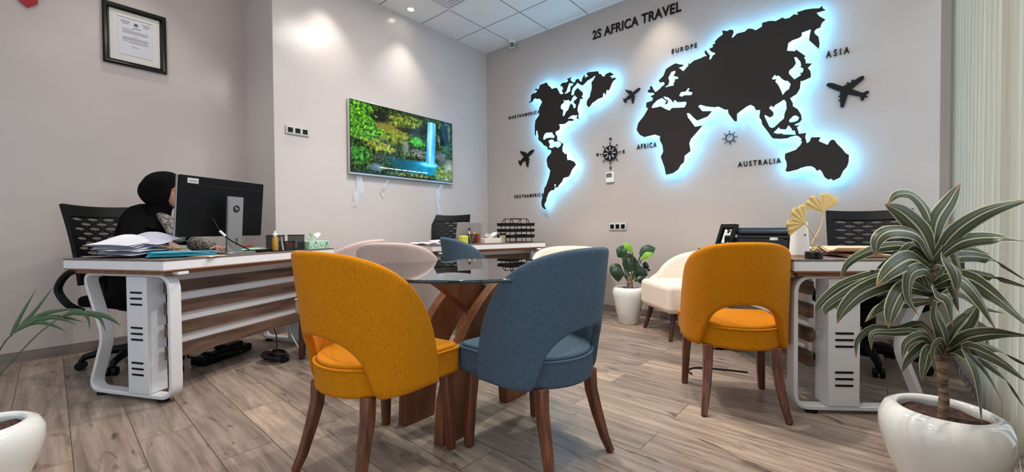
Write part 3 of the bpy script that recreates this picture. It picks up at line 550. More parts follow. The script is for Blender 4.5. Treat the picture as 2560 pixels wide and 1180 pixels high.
# ------------------------------------------------------------------ television
t = thing('television', 'flat wall television showing a blue waterfall in green forest', 'television', (0, -1.35, 1.854))
TW, TH = 1.36, .755
MB().box((.03, 0, 0), (.034, TW, TH)).build('frame', M('tv_silver', (196, 196, 196), .3, metal=.6), t, bev=.004)
MB().box((.048, 0, .007), (.004, TW - .012, TH - .026)).build('bezel', BLACK_G, t, smooth=0)
MB().box((.012, 0, -.1), (.024, .5, .3)).build('bracket', BLACK, t, smooth=0)
from mathutils import noise as NZ
def N(x, y, s, o=4, z=0.): return .5 + .5 * NZ.fractal(Vector((x * s, y * s, z)), 1.0, 2.0, o)
def mixc(a, b, k): k = max(0, min(1, k)); return tuple(a[i] * (1 - k) + b[i] * k for i in range(3))
def sst(a, b, x): k = max(0, min(1, (x - a) / (b - a))); return k * k * (3 - 2 * k)
def scene_px(u, v):
    X, Y = u * 1.78, v
    n1 = N(X, Y, 4.5); n2 = N(X, Y, 11, 4, 3); n3 = N(X, Y, 22, 4, 7); n4 = N(X, Y, 40, 2, 9)
    leafy = max(0, min(1, (n3 - .30) * 2.0)); fine = max(0, min(1, (n4 * .5 + n3 * .5 - .30) * 2.2))
    blob = lambda cx_, cy_, sx, sy: math.hypot((u - cx_) / sx, (v - cy_) / sy) + (n2 - .5) * .9
    c = mixc((10, 18, 8), (84, 120, 36), leafy * (.3 + .9 * n2))
    # mossy brown and green bank, middle left
    k = sst(1.15, .55, blob(.36, .66, .2, .17)); c = mixc(c, mixc((70, 84, 20), (150, 160, 52), fine), k)
    k = sst(1.1, .6, blob(.33, .72, .12, .06)); c = mixc(c, (120, 96, 44), k * .5)
    # dark rock, top left of the middle, hanging plants along the top
    k = sst(1.1, .6, blob(.27, .86, .1, .11)); c = mixc(c, (18, 20, 16), k * .9)
    k = sst(1.15, .6, blob(.5, .86, .2, .1)); c = mixc(c, mixc((34, 50, 16), (168, 180, 62), fine), k * .9)
    k = sst(1.1, .5, blob(.52, .73, .16, .05)); c = mixc(c, (24, 24, 18), k * .85)
    # bright green moss patch
    k = sst(1.1, .65, blob(.605, .575, .085, .085)); c = mixc(c, mixc((34, 112, 24), (96, 200, 60), fine), k)
    # dark walls left and right of the fall
    k = sst(1.1, .55, blob(.675, .76, .05, .16)); c = mixc(c, (20, 20, 16), k * .85)
    k = sst(1.15, .65, blob(.90, .78, .075, .20)); c = mixc(c, (5, 6, 8), k)
    k = sst(1.1, .5, blob(.965, .83, .022, .14)); c = mixc(c, (110, 130, 160), k * .5)
    k = sst(1.1, .5, blob(.845, .68, .02, .10)); c = mixc(c, (120, 140, 160), k * .6)
    k = sst(1.1, .6, blob(.93, .54, .07, .06)); c = mixc(c, mixc((14, 40, 14), (60, 110, 40), fine), k)
    # boulders
    k = sst(1.1, .6, blob(.62, .39, .10, .07)); c = mixc(c, mixc((34, 40, 38), (150, 160, 156), fine), k)
    k = sst(1.1, .6, blob(.86, .40, .07, .09)); c = mixc(c, mixc((48, 56, 54), (104, 112, 108), n2), k)
    k = sst(1.1, .6, blob(.27, .40, .14, .08)); c = mixc(c, mixc((56, 66, 12), (196, 200, 62), fine), k)
    k = sst(1.1, .55, blob(.17, .50, .12, .07)); c = mixc(c, mixc((80, 78, 14), (200, 176, 50), fine), k * .8)
    k = sst(1.1, .6, blob(.22, .26, .14, .07)); c = mixc(c, mixc((14, 20, 12), (96, 104, 70), fine), k * .9)
    # tree on the left
    edge = .21 + .11 * sst(.50, .58, v) * sst(.72, .60, v) + .07 * (n2 - .5) * 2 - .05 * sst(.8, 1, v)
    k = sst(edge, edge - .03, u) * sst(.44, .50, v + .06 * (n2 - .5)); c = mixc(c, mixc((12, 46, 8), (128, 206, 44), fine), k)
    k = sst(1.1, .6, blob(.08, .24, .10, .14)); c = mixc(c, mixc((8, 40, 10), (90, 176, 62), fine), k)
    # spray
    k = sst(1.2, .3, blob(.49, .46, .045, .17)); c = mixc(c, (142, 160, 162), k * .55)
    # pool
    pl = sst(.29, .25, v + .03 * (n2 - .5)) * sst(.30, .42, u + .1 * (n1 - .5)) * sst(.83, .79, u) * sst(.03, .09, v - .06 * sst(.5, .35, u))
    c = mixc(c, mixc((4, 60, 74), (16, 140, 186), sst(.4, .72, u) * .8 + (n2 - .4) * .4), pl)
    k = sst(1.1, .3, math.hypot((u - .735) / .14, (v - .235) / .05)); c = mixc(c, (120, 222, 246), k * .9)
    # waterfall
    xc = .768 - .03 * (.95 - v); wd = .050 + .010 * (.95 - v)
    k = sst(wd, wd - .012, abs(u - xc)) * sst(.23, .27, v) * sst(.955, .94, v + .25 * (u - xc) ** 2 / wd)
    st = N(u * 34, v * 1.2, 1, 3, 2); c = mixc(c, mixc((40, 140, 214), (190, 236, 252), (st - .25) * 1.2 + .35 * sst(.03, 0, abs(u - xc + .006))), k)
    # bottom right: mossy rocks and mist, bottom left stones
    k = sst(.86, .95, u + .2 * (.3 - v)) * sst(.42, .30, v); c = mixc(c, mixc((90, 110, 100), (190, 200, 196), n2), k * .8)
    k = sst(1.1, .6, blob(.86, .10, .075, .12)); c = mixc(c, mixc((30, 56, 8), (160, 190, 44), fine), k)
    k = sst(1.1, .6, blob(.96, .10, .04, .12)); c = mixc(c, mixc((60, 80, 50), (120, 140, 90), fine), k)
    k = sst(1.1, .6, blob(.22, .09, .09, .06)); c = mixc(c, mixc((60, 84, 110), (150, 172, 190), n2), k * .7)
    k = sst(1.1, .6, blob(.55, .03, .22, .03)); c = mixc(c, mixc((34, 50, 20), (150, 166, 90), fine), k * .9)
    return c
NU, NV = 330, 184
me = bpy.data.meshes.new('screen'); sw, sh = TW - .024, TH - .046
vs = [(.0505, (i / NU - .5) * sw, (j / NV - .5) * sh + .009) for j in range(NV + 1) for i in range(NU + 1)]
fs = [(j * (NU + 1) + i, j * (NU + 1) + i + 1, (j + 1) * (NU + 1) + i + 1, (j + 1) * (NU + 1) + i) for j in range(NV) for i in range(NU)]
me.from_pydata(vs, [], fs); at = me.color_attributes.new('picture', 'FLOAT_COLOR', 'POINT')
for j in range(NV + 1):
    for i in range(NU + 1): at.data[j * (NU + 1) + i].color = lin(scene_px(i / NU, j / NV))
m_, nt, b = _mat('screen_picture'); ca = nt.nodes.new('ShaderNodeVertexColor'); ca.layer_name = 'picture'
nt.links.new(ca.outputs[0], b.inputs['Emission Color']); b.inputs['Emission Strength'].default_value = 1.6; b.inputs['Base Color'].default_value = (.005, .005, .005, 1); b.inputs['Roughness'].default_value = .12; b.inputs['Specular IOR Level'].default_value = .2
me.materials.append(m_); finish('screen', me, t, smooth=0)
m = MB(); x = -.30
for k in (.11, .07, .10, .08, .12, .07, .09):
    m.box((.0515, x + k / 2 - .05, -sh / 2 + .075 - .0), (.001, k - .012, .009)); x += k
m.build('caption', M('caption_white', (235, 235, 235), .5, emit=.6), t, smooth=0)
for i, (y, w_, z0, z1) in enumerate(((-1.93, .07, 1.16, 1.47), (-1.62, .03, 1.27, 1.465), (-.87, .06, 1.1, 1.46))):
    rnd.seed(i); off = [rnd.uniform(-.012, .012) for _ in range(20)]
    def f(u, v): 
        k = int(v * 12); return (.012 + .012 * math.sin(v * 17 + u * 5) ** 2 + off[k] * .4, y + (u - .5) * w_ * (1 - .5 * v * math.sin(v * 9 + i)) + off[k] + .03 * math.sin(v * 5 + i), z1 + (z0 - z1) * v)
    o = MB().grid(f, 5, 12).build('plastic_film', M('clear_film', (236, 238, 246), .2, alpha=.45, coat=1), smooth=180)
    tag(o, ('crumpled clear plastic film hanging below the left end of the television', 'thin strip of clear plastic film hanging below the television middle', 'clear plastic film hanging below the right end of the television')[i], 'plastic film', 'film strips below the television')

# ------------------------------------------------------------------ framed certificate, red ornament
t = thing('picture_frame', 'black framed certificate hanging on the left wall', 'framed picture', (XL, -3.519, 2.487))
FW, FH = .388, .478; m = MB()
prof = [(0, .0), (0, .022), (.012, .03), (.026, .024), (.03, .028), (.038, .016), (.042, .008)]
for i, (L_, o_) in enumerate(((FW, FH), (FH, FW), (FW, FH), (FH, FW))):
    a = i * PI / 2; rot = Matrix.Rotation(a, 4, 'X')
    def f(u, v):
        k = min(int(v * 6 + .001), 6); d, h = prof[k]; s = (u - .5) * (L_ - 2 * d)
        return tuple(rot @ Vector((h, s, -(o_ / 2 - d))))
    m.grid(f, 1, 6)
m.build('frame', BLACK_G, t, smooth=0)
MB().box((.005, 0, 0), (.006, FW - .07, FH - .07)).build('mat_board', M('mat_board', (214, 208, 202), .8), t, smooth=0)
cert = MB().box((.0095, -.0, .002), (.002, .21, .297)).build('certificate', M('certificate_paper', (206, 204, 210), .8), t, smooth=0)
m = MB(); z = .15
m.box((.0108, 0, .1495), (.0012, .21, .003))
for w_, y in ((.06, -.06), (.05, .066)):
    for k in range(4): m.box((.0108, y, .125 - k * .008), (.0006, w_ * (1 - .12 * k), .0022))
m.box((.0108, .004, .108), (.0006, .024, .022)); m.box((.0108, .008, .077), (.0006, .05, .004)).box((.0108, .004, .086), (.0006, .03, .0022))
for k, (z, a, b2) in enumerate(((.063, -.078, -.01), (.05, -.078, .078), (.041, -.078, .078), (.032, -.078, .078), (.012, -.012, .012), (-.005, -.078, .078), (-.013, -.078, .078), (-.021, -.078, .078), (-.034, -.078, .078), (-.042, -.04, .078))):
    m.box((.0108, (a + b2) / 2, z), (.0006, b2 - a, .0026))
m.build('print', M('ink', (90, 88, 96), .8), cert, smooth=0)
MB().tube([(.0112, -.025 + .05 * q, -.075 + .008 * math.sin(q * 21) * (1 - q)) for q in [i / 24 for i in range(25)]], .0008, 5).build('signature', M('ink_blue', (70, 70, 90), .8), cert)
o = MB().prism([(0, 0), (.05, .05), (.045, .16), (-.045, .16), (-.05, .05)], -.006, .006, axis='x').build('pennant', M('red_felt', (170, 44, 52), .8), smooth=0, bev=.004, loc=(XL + .02, -4.09, 2.505))
tag(o, 'red pointed ornament hanging at the top of the left wall', 'ornament')
# ------------------------------------------------------------------ dining chairs
def shell(m, r, yc, S, zb, zt, p, cut_w, cut_h, rec, flare, straight, nu=48, nv=14, zc0=None):
    arc = r * PI / 2
    zs = zb if zc0 is None else zc0
    def pos(s, z):
        k = max(0, z - .42)
        if abs(s) <= arc:
            a = s / r; n = Vector((math.sin(a), -math.cos(a), 0)); P = Vector((r * math.sin(a), yc - r * math.cos(a), 0))
        else:
            sg = 1 if s > 0 else -1; n = Vector((sg, 0, 0)); P = Vector((sg * r, yc + abs(s) - arc, 0))
        P = P + n * flare * k + Vector((0, -rec * k * (1 - .75 * min(1, abs(s) / S)), 0)); P.z = z; return P
    us = sorted(set([round(S * math.sin(PI / 2 * (2 * i / nu - 1)), 5) for i in range(nu + 1)]))
    def f(u, v):
        s = us[int(round(u * (len(us) - 1)))]; q = min(1, abs(s) / S)
        top = zb + (zt - zb) * max(0, 1 - q ** p) ** (1 / p)
        lo = zb
        if cut_w and abs(s) < cut_w: lo = zb + cut_h * max(0, 1 - (abs(s) / cut_w) ** 2.3) ** .5
        lo = min(lo, top)
        return tuple(pos(s, lo + (top - lo) * v))
    return m.grid(f, len(us) - 1, nv)

def dining_chair(label, loc, rz, fab, wood, group):
    t = thing('dining_chair', label, 'chair', loc, rz, group)
    pts = [(.232, .20), (.232, -.02)]
    pts = arc_corner([(.24, .245), (-.24, .245), (-.226, 0), (.226, 0)], [.05, .05, .001, .001], 5)
    pts = pts[:12] + [(-.222 * math.cos(a), -.01 - .222 * math.sin(a)) for a in [PI * i / 20 for i in range(0, 21)]]
    st = MB().prism(pts, .325, .432).build('seat', fab, t, bev=.016, seg=3)
    pi = MB().tube([(x, y, .427) for x, y in pts], .0055, 6, closed=True).build('piping', fab, st)
    MB().prism([(x * .965, y * .965) for x, y in pts], .425, .444).build('cushion', fab, t, bev=.012, seg=3)
    m = MB(); shell(m, .226, -.015, .465, .320, .847, 2.5, .205, .232, .15, .0, 0)
    m.build('backrest', fab, t, solid=.034, sub=1, soff=0)
    for sx in (-1, 1):
        sec = [(.5, .5), (-.5, .5), (-.5, -.5), (.5, -.5)]
        MB().tube([(sx * .185, .195, .335), (sx * .195, .20, .2), (sx * .203, .205, .0)], [.046, .041, .032], section=sec).build('leg', wood, t, bev=.006)
        MB().tube([(sx * .150, -.160, .335), (sx * .152, -.165, .25), (sx * .16, -.188, .16), (sx * .173, -.215, .06), (sx * .184, -.24, 0)], [.044, .041, .037, .031, .026], section=sec).build('leg', wood, t, bev=.006)
    return t
CH = 'round-backed dining chairs'
dining_chair('yellow dining chair with open curved back, front left at the glass table', (2.46, -3.225, 0), .12, YEL, LEG, CH)
dining_chair('blue dining chair with open curved back, right of the glass table', (2.905, -2.755, 0), 1.47, TEAL, LEG, CH)
dining_chair('yellow dining chair standing alone before the desk with the golden leaf ornament', (3.42, -1.725, 0), .46, YEL, LEG, CH)
dining_chair('pink-grey dining chair close behind the front left yellow chair', (1.795, -2.645, 0), R(38), PINK, LEGD, CH)
dining_chair('pink-grey dining chair half hidden behind the other pink-grey one, facing the monitor desk', (1.0, -2.60, 0), R(116), PINK, LEGD, CH)
dining_chair('dark teal dining chair at the far desk with the laptop', (1.27, -1.50, 0), R(-24), TEAL, LEG, CH)

# ------------------------------------------------------------------ glass table
t = thing('glass_table', 'round glass table on crossing curved walnut legs', 'table', (2.52, -2.74, 0))
GT = .735; GR = .53
m = MB().lathe([(0, GT - .012), (GR - .004, GT - .012), (GR, GT - .009), (GR, GT - .003), (GR - .004, GT), (0, GT)], 96, close=False)
m.build('glass_top', sheet_glass('table_glass', (.90, .965, .955), 1.5, 0, 1.8), t, smooth=0)
MB().lathe([(GR - .002, GT - .0125), (GR + .0012, GT - .010), (GR + .0012, GT - .002), (GR - .002, GT + .0003)], 96, close=False).build('glass_edge', M('green_glass_edge', (10, 34, 38), .08, coat=.5), t, smooth=60)
def arch_leg(x, d, th=.055, sh=0):
    pts_o = [(-.30, 0), (-.285, .18), (-.22, .36), (-.10, .53), (.06, .66), (.22, GT - .013)]
    pts_i = [(.40, GT - .013), (.24, .61), (.10, .49), (-.03, .34), (-.10, .18), (-.125, 0)]
    P = [tuple(p) for p in bez([(a, b, 0) for a, b in pts_o], 5)] + [tuple(p) for p in bez([(a, b, 0) for a, b in pts_i], 5)]
    P = [(d * (p[0]) + sh, p[1]) for p in P]
    MB().prism(P, x - th / 2, x + th / 2, axis='x').build('leg', TBL, t, smooth=30, bev=.004)
arch_leg(.06, 1, sh=.02); arch_leg(-.215, 1, sh=.03); arch_leg(-.02, -1, sh=.10)

# ------------------------------------------------------------------ desks
def desk(label, loc, th, sy, L=1.40, D=.73, Ht=.765):
    """local x runs along the front edge, local y from front to sitter's side"""
    rz = th + PI / 2
    t = thing('office_desk', label, 'desk', (loc[0], loc[1], 0), rz, 'slatted office desks')
    Y = lambda y: sy * y
    def bx(x0, x1, y0, y1, z0, z1): return ((x0 + x1) / 2, Y((y0 + y1) / 2), (z0 + z1) / 2), (x1 - x0, abs(y1 - y0), z1 - z0)
    MB().box(*bx(0, L, 0, D, Ht - .009, Ht)).build('desktop', TOP, t, smooth=0)
    MB().box(*bx(.001, L - .001, .001, D - .001, Ht - .054, Ht - .009)).build('edge_band', WHITE, t, smooth=0)
    MB().box(*bx(.001, L - .001, .001, D - .001, Ht - .061, Ht - .054)).box(*bx(.03, L - .03, .035, D - .04, Ht - .083, Ht - .061)).build('under_board', BROWN2, t, smooth=0)
    zt = Ht - .086
    for x0, face in ((.05, 1), (L - .14, 0)):
        loop = arc_corner([(.04, .028), (.04, zt), (.04 + .635, zt), (.04 + .49, .33), (.04 + .605, .028)], [.075, .085, .085, .07, .085], 8)
        lf = MB().ribbon([(x0 + (0 if face else .03), Y(a), b) for a, b in loop], .06, .02).build('leg_frame', WHITE_M, t, smooth=50, bev=.003)
        for yy in (.13, .58): MB().at((x0 + (.03 if face else .06), Y(yy), 0)).lathe([(.026, 0), (.028, .004), (.026, .012), (.01, .018), (.01, .026)], 20).build('foot', BLACK, lf)
        MB().box(*bx(x0 + .02, x0 + .075, -.005, .06, zt + .004, zt + .019)).build('bracket', WHITE, lf, smooth=0)
        m = MB().box(*bx(x0 - .004, x0 + .096, .188, .333, .04, zt - .011)); cb = m.build('cable_box', WHITE_M, t, bev=.003)
        xf = x0 - .005 if face else x0 + .097
        for zc in (.175, .365, .555):
            for k in (-1, 0, 1):
                MB().at((xf, Y(.2605), zc + k * .032)).prism(rrect(.085, .010, .0049, 4), -.0015, .0015, axis='x').build('vent_slot', BLACK, cb, smooth=0)
    MB().box(*bx(.15, L - .15, .160, .176, .232, zt - .005)).build('modesty_panel', WHITE, t, smooth=0)
    for z0, z1 in ((.21, .284), (.335, .405), (.456, .525), (.573, .638)):
        MB().box(*bx(.112, L - .112, .140, .160, z0, z1)).build('slat', BROWN, t, smooth=0)
    def P(a, b, z=0):
        v = Matrix.Rotation(rz, 3, 'Z') @ Vector((a, sy * b, 0)); return (loc[0] + v.x, loc[1] + v.y, Ht + z)
    return P, rz
PA, RA = desk('white and walnut slatted desk under the black computer monitor', (1.221, -3.677), .453, 1, L=1.31, Ht=.769)
PB, RB = desk('white and walnut slatted desk in the far corner, holding the laptop', (.894, -1.685), -.223, 1)
PC, RC = desk('white and walnut slatted desk on the right, holding the black printer', (3.695, -1.768), .63, -1, L=1.22, Ht=.758)

# ------------------------------------------------------------------ office chairs
NET = M('sheer_black_mesh', (30, 30, 31), .7, alpha=.6)
def office_chair(label, loc, rz, ztop=1.0):
    t = thing('office_chair', label, 'office chair', loc, rz, 'black mesh office chairs')
    m = MB(); rows, cols = 13, 4; z0, z1 = .56, ztop
    def curve(u, v):   # u -1..1, v 0..1
        w = .205 + .03 * v; x = u * w
        return (x, -.245 - .10 * v + .05 * u * u + .02 * math.sin(v * 3), z0 + (z1 - z0) * v + .012 * u * u * v)
    def cell(u0, u1, v0, v1, hole):
        K = 14; rect = []; lens = []; uc, vc = (u0 + u1) / 2, (v0 + v1) / 2
        for k in range(K):
            a = 2 * PI * k / K; c_, s_ = math.cos(a), math.sin(a); mmx = max(abs(c_), abs(s_))
            rect.append((uc + (u1 - u0) / 2 * c_ / mmx, vc + (v1 - v0) / 2 * s_ / mmx)); lens.append((uc + (u1 - u0) * .36 * c_, vc + (v1 - v0) * .30 * s_ * (abs(s_) ** .3)))
        A = [m._v(curve(*p)) for p in rect]
        if not hole: m._f(A); return
        B = [m._v(curve(*p)) for p in lens]
        for k in range(K): m._f([A[k], A[(k + 1) % K], B[(k + 1) % K], B[k]])
    fx = .86
    for r in range(rows):
        v0, v1 = .06 + .80 * r / rows, .06 + .80 * (r + 1) / rows
        if r % 2 == 0:
            for c_ in range(cols): cell(-fx + 2 * fx * c_ / cols, -fx + 2 * fx * (c_ + 1) / cols, v0, v1, True)
        else:
            h = fx / cols; cell(-fx, -fx + h, v0, v1, False); cell(fx - h, fx, v0, v1, False)
            for c_ in range(cols - 1): cell(-fx + h + 2 * fx * c_ / cols, -fx + h + 2 * fx * (c_ + 1) / cols, v0, v1, True)
    m.build('backrest', BLACK, t, smooth=0, solid=.008)
    m = MB(); m.grid(lambda a, b: tuple(Vector(curve((a - .5) * 1.8, .04 + .9 * b)) + Vector((0, -.006, 0))), 10, 12); m.build('mesh_fabric', NET, t, smooth=60)
    m = MB()
    for u0, u1, v0, v1 in ((-1, -fx, 0, 1), (fx, 1, 0, 1), (-fx, fx, 0, .06), (-fx, fx, .86, 1)):
        m.grid(lambda a, b: curve(u0 + (u1 - u0) * a, v0 + (v1 - v0) * b), 10, 14)
    m.build('back_frame', BLACK, t, smooth=60, solid=.022, bev=.004)
    MB().tube(bez([(0, -.26, .62), (0, -.30, .5), (0, -.22, .40), (0, -.05, .395)], 6), .03, 10).build('back_support', BLACK, t)
    MB().prism(arc_corner([(-.235, -.22), (.235, -.22), (.25, .23), (-.25, .23)], .09, 6), .42, .49).build('seat', BLACK_F, t, bev=.025, seg=3)
    for s in (-1, 1):
        pts = bez([(s * .25, -.10, .40), (s * .31, -.13, .46), (s * .33, -.17, .56), (s * .31, -.10, .66), (s * .31, .06, .665), (s * .33, .13, .60), (s * .31, .10, .46), (s * .25, .06, .40)], 5)
        MB().tube(pts, .02, 8).build('armrest', BLACK, t)
    MB().lathe([(.028, .10), (.028, .25), (.045, .25), (.045, .36), (.10, .38), (.10, .42)], 20).build('gas_column', BLACK, t)
    m = MB().lathe([(.05, .06), (.05, .13), (.03, .14)], 20)
    for k in range(5):
        a = k * 2 * PI / 5 + .5; d = Vector((math.cos(a), math.sin(a), 0))
        m.tube([d * .03 + Vector((0, 0, .11)), d * .17 + Vector((0, 0, .105)), d * .27 + Vector((0, 0, .08)), d * .285 + Vector((0, 0, .055))], [.03, .026, .02, .016], 8)
    m.build('base', BLACK, t)
    for k in range(5):
        a = k * 2 * PI / 5 + .5; d = Vector((math.cos(a), math.sin(a), 0)); n = Vector((-d.y, d.x, 0)); c_ = d * .285 + Vector((0, 0, .028)); m = MB()
        for s in (-1, 1): m.tube([c_ + n * s * .008, c_ + n * s * .026], .028, 16)
        m.tube([c_, c_ + Vector((0, 0, .03))], .012, 8); m.build('caster', BLACK, t)
    return t
office_chair('black mesh office chair on which the person sits', (.065, -3.63, 0), R(-62), 1.09)
office_chair('black mesh office chair behind the laptop desk', (.33, -1.02, 0), R(-140), 1.08)
office_chair('black mesh office chair behind the printer desk', (3.97, -.53, 0), R(180), 1.02)

# ------------------------------------------------------------------ cream armchairs
def armchair(label, loc, rz):
    t = thing('tub_armchair', label, 'armchair', loc, rz, 'cream tub armchairs')
    pts = arc_corner([(-.27, .29), (.27, .29), (.26, -.20), (-.26, -.20)], [.06, .06, .2, .2], 7)
    MB().prism(pts, .22, .455).build('seat', CREAM, t, bev=.045, seg=4)
    m = MB(); r = .285; arc = r * PI / 2; S = arc + .22; yc = -.02
    def f(u, v):
        s = S * (2 * u - 1)
        if abs(s) <= arc: a = s / r; P = Vector((r * math.sin(a), yc - r * math.cos(a) * 1.0, 0)); n = Vector((math.sin(a), -math.cos(a), 0))
        else: sg = 1 if s > 0 else -1; P = Vector((sg * r, yc + abs(s) - arc, 0)); n = Vector((sg, 0, 0))
        q = abs(s) / S; top = .30 + .42 * max(0, 1 - q ** 2.6) ** (1 / 2.0); z = .215 + (top - .215) * v
        P = P + n * .06 * max(0, z - .3) / .4 + Vector((0, -.05 * v, 0)); return (P.x, P.y, z)
    m.grid(f, 36, 10); m.build('backrest', CREAM, t, solid=.075, sub=1)
    for sx in (-1, 1):
        MB().tube([(sx * .19, .20, .24), (sx * .235, .255, 0)], [.024, .015], 14).build('leg', LEGD, t)
        MB().tube([(sx * .17, -.18, .24), (sx * .215, -.235, 0)], [.024, .015], 14).build('leg', LEGD, t)
    return t
armchair('cream tub armchair beside the small potted plant, on dark wooden legs', (2.775, -.45, 0), R(137))
armchair('cream tub armchair mostly hidden behind the blue dining chair', (1.58, -.50, 0), R(200))

# ------------------------------------------------------------------ potted plants
def leaf(m, pts, w, prof=None, nrm=Vector((0, -1, 0)), fold=.25, n=16, tipbend=0, twist=0):
    P = bez(pts, max(3, n // (len(pts) - 1))); K = len(P) - 1
    cr = []
    for i in range(K + 1):
        tg = (P[min(i + 1, K)] - P[max(i - 1, 0)]).normalized(); sd = tg.cross(nrm)
        if sd.length < .15: sd = tg.cross(Vector((1, .3, .2)))
        sd.normalize(); cr.append((sd, tg.cross(sd).normalized()))
    def f(u, v):
        i = int(round(v * K)); q = i / K; ww = w * (prof(q) if prof else (min(1, .35 + q * 2.2) * (1 - q ** 3.2) ** .9 if q < 1 else .02)); s = 2 * u - 1
        sd, up_ = cr[i]; a = twist * q; sd2 = sd * math.cos(a) + up_ * math.sin(a); up2_ = up_ * math.cos(a) - sd * math.sin(a)
        return tuple(P[i] + sd2 * s * ww / 2 + up2_ * abs(s) * ww * fold * .5)
    return m.grid(f, 4, K, uv=True)
PLX = Vector((.7629, .6465, 0)); PLY = Vector((-.6466, .7628, 0))

def round_pot(t, Rm=.168):
    MB().lathe([(0, 0), (.10, 0), (.112, .012), (.135, .08), (.158, .15), (Rm, .205), (.166, .245), (.150, .278), (.128, .290), (.118, .287), (.113, .272), (.118, .25)], 56, close=False).build('pot', CERAMIC, t, smooth=60)
    MB().grid(lambda u, v: (.117 * v * math.cos(2 * PI * u), .117 * v * math.sin(2 * PI * u), .258 + .006 * math.sin(u * 40) * v), 28, 5, wrap=True).build('soil', SOIL, t, smooth=180)
DRAC = leaf_mat('dracaena_leaf', (192, 192, 158), (60, 68, 50), (100, 110, 82), (150, 96, 60))
t = thing('potted_dracaena', 'striped-leaf dracaena in a round white pot by the vertical blinds', 'potted plant', (4.155, -2.105, 0))
round_pot(t)
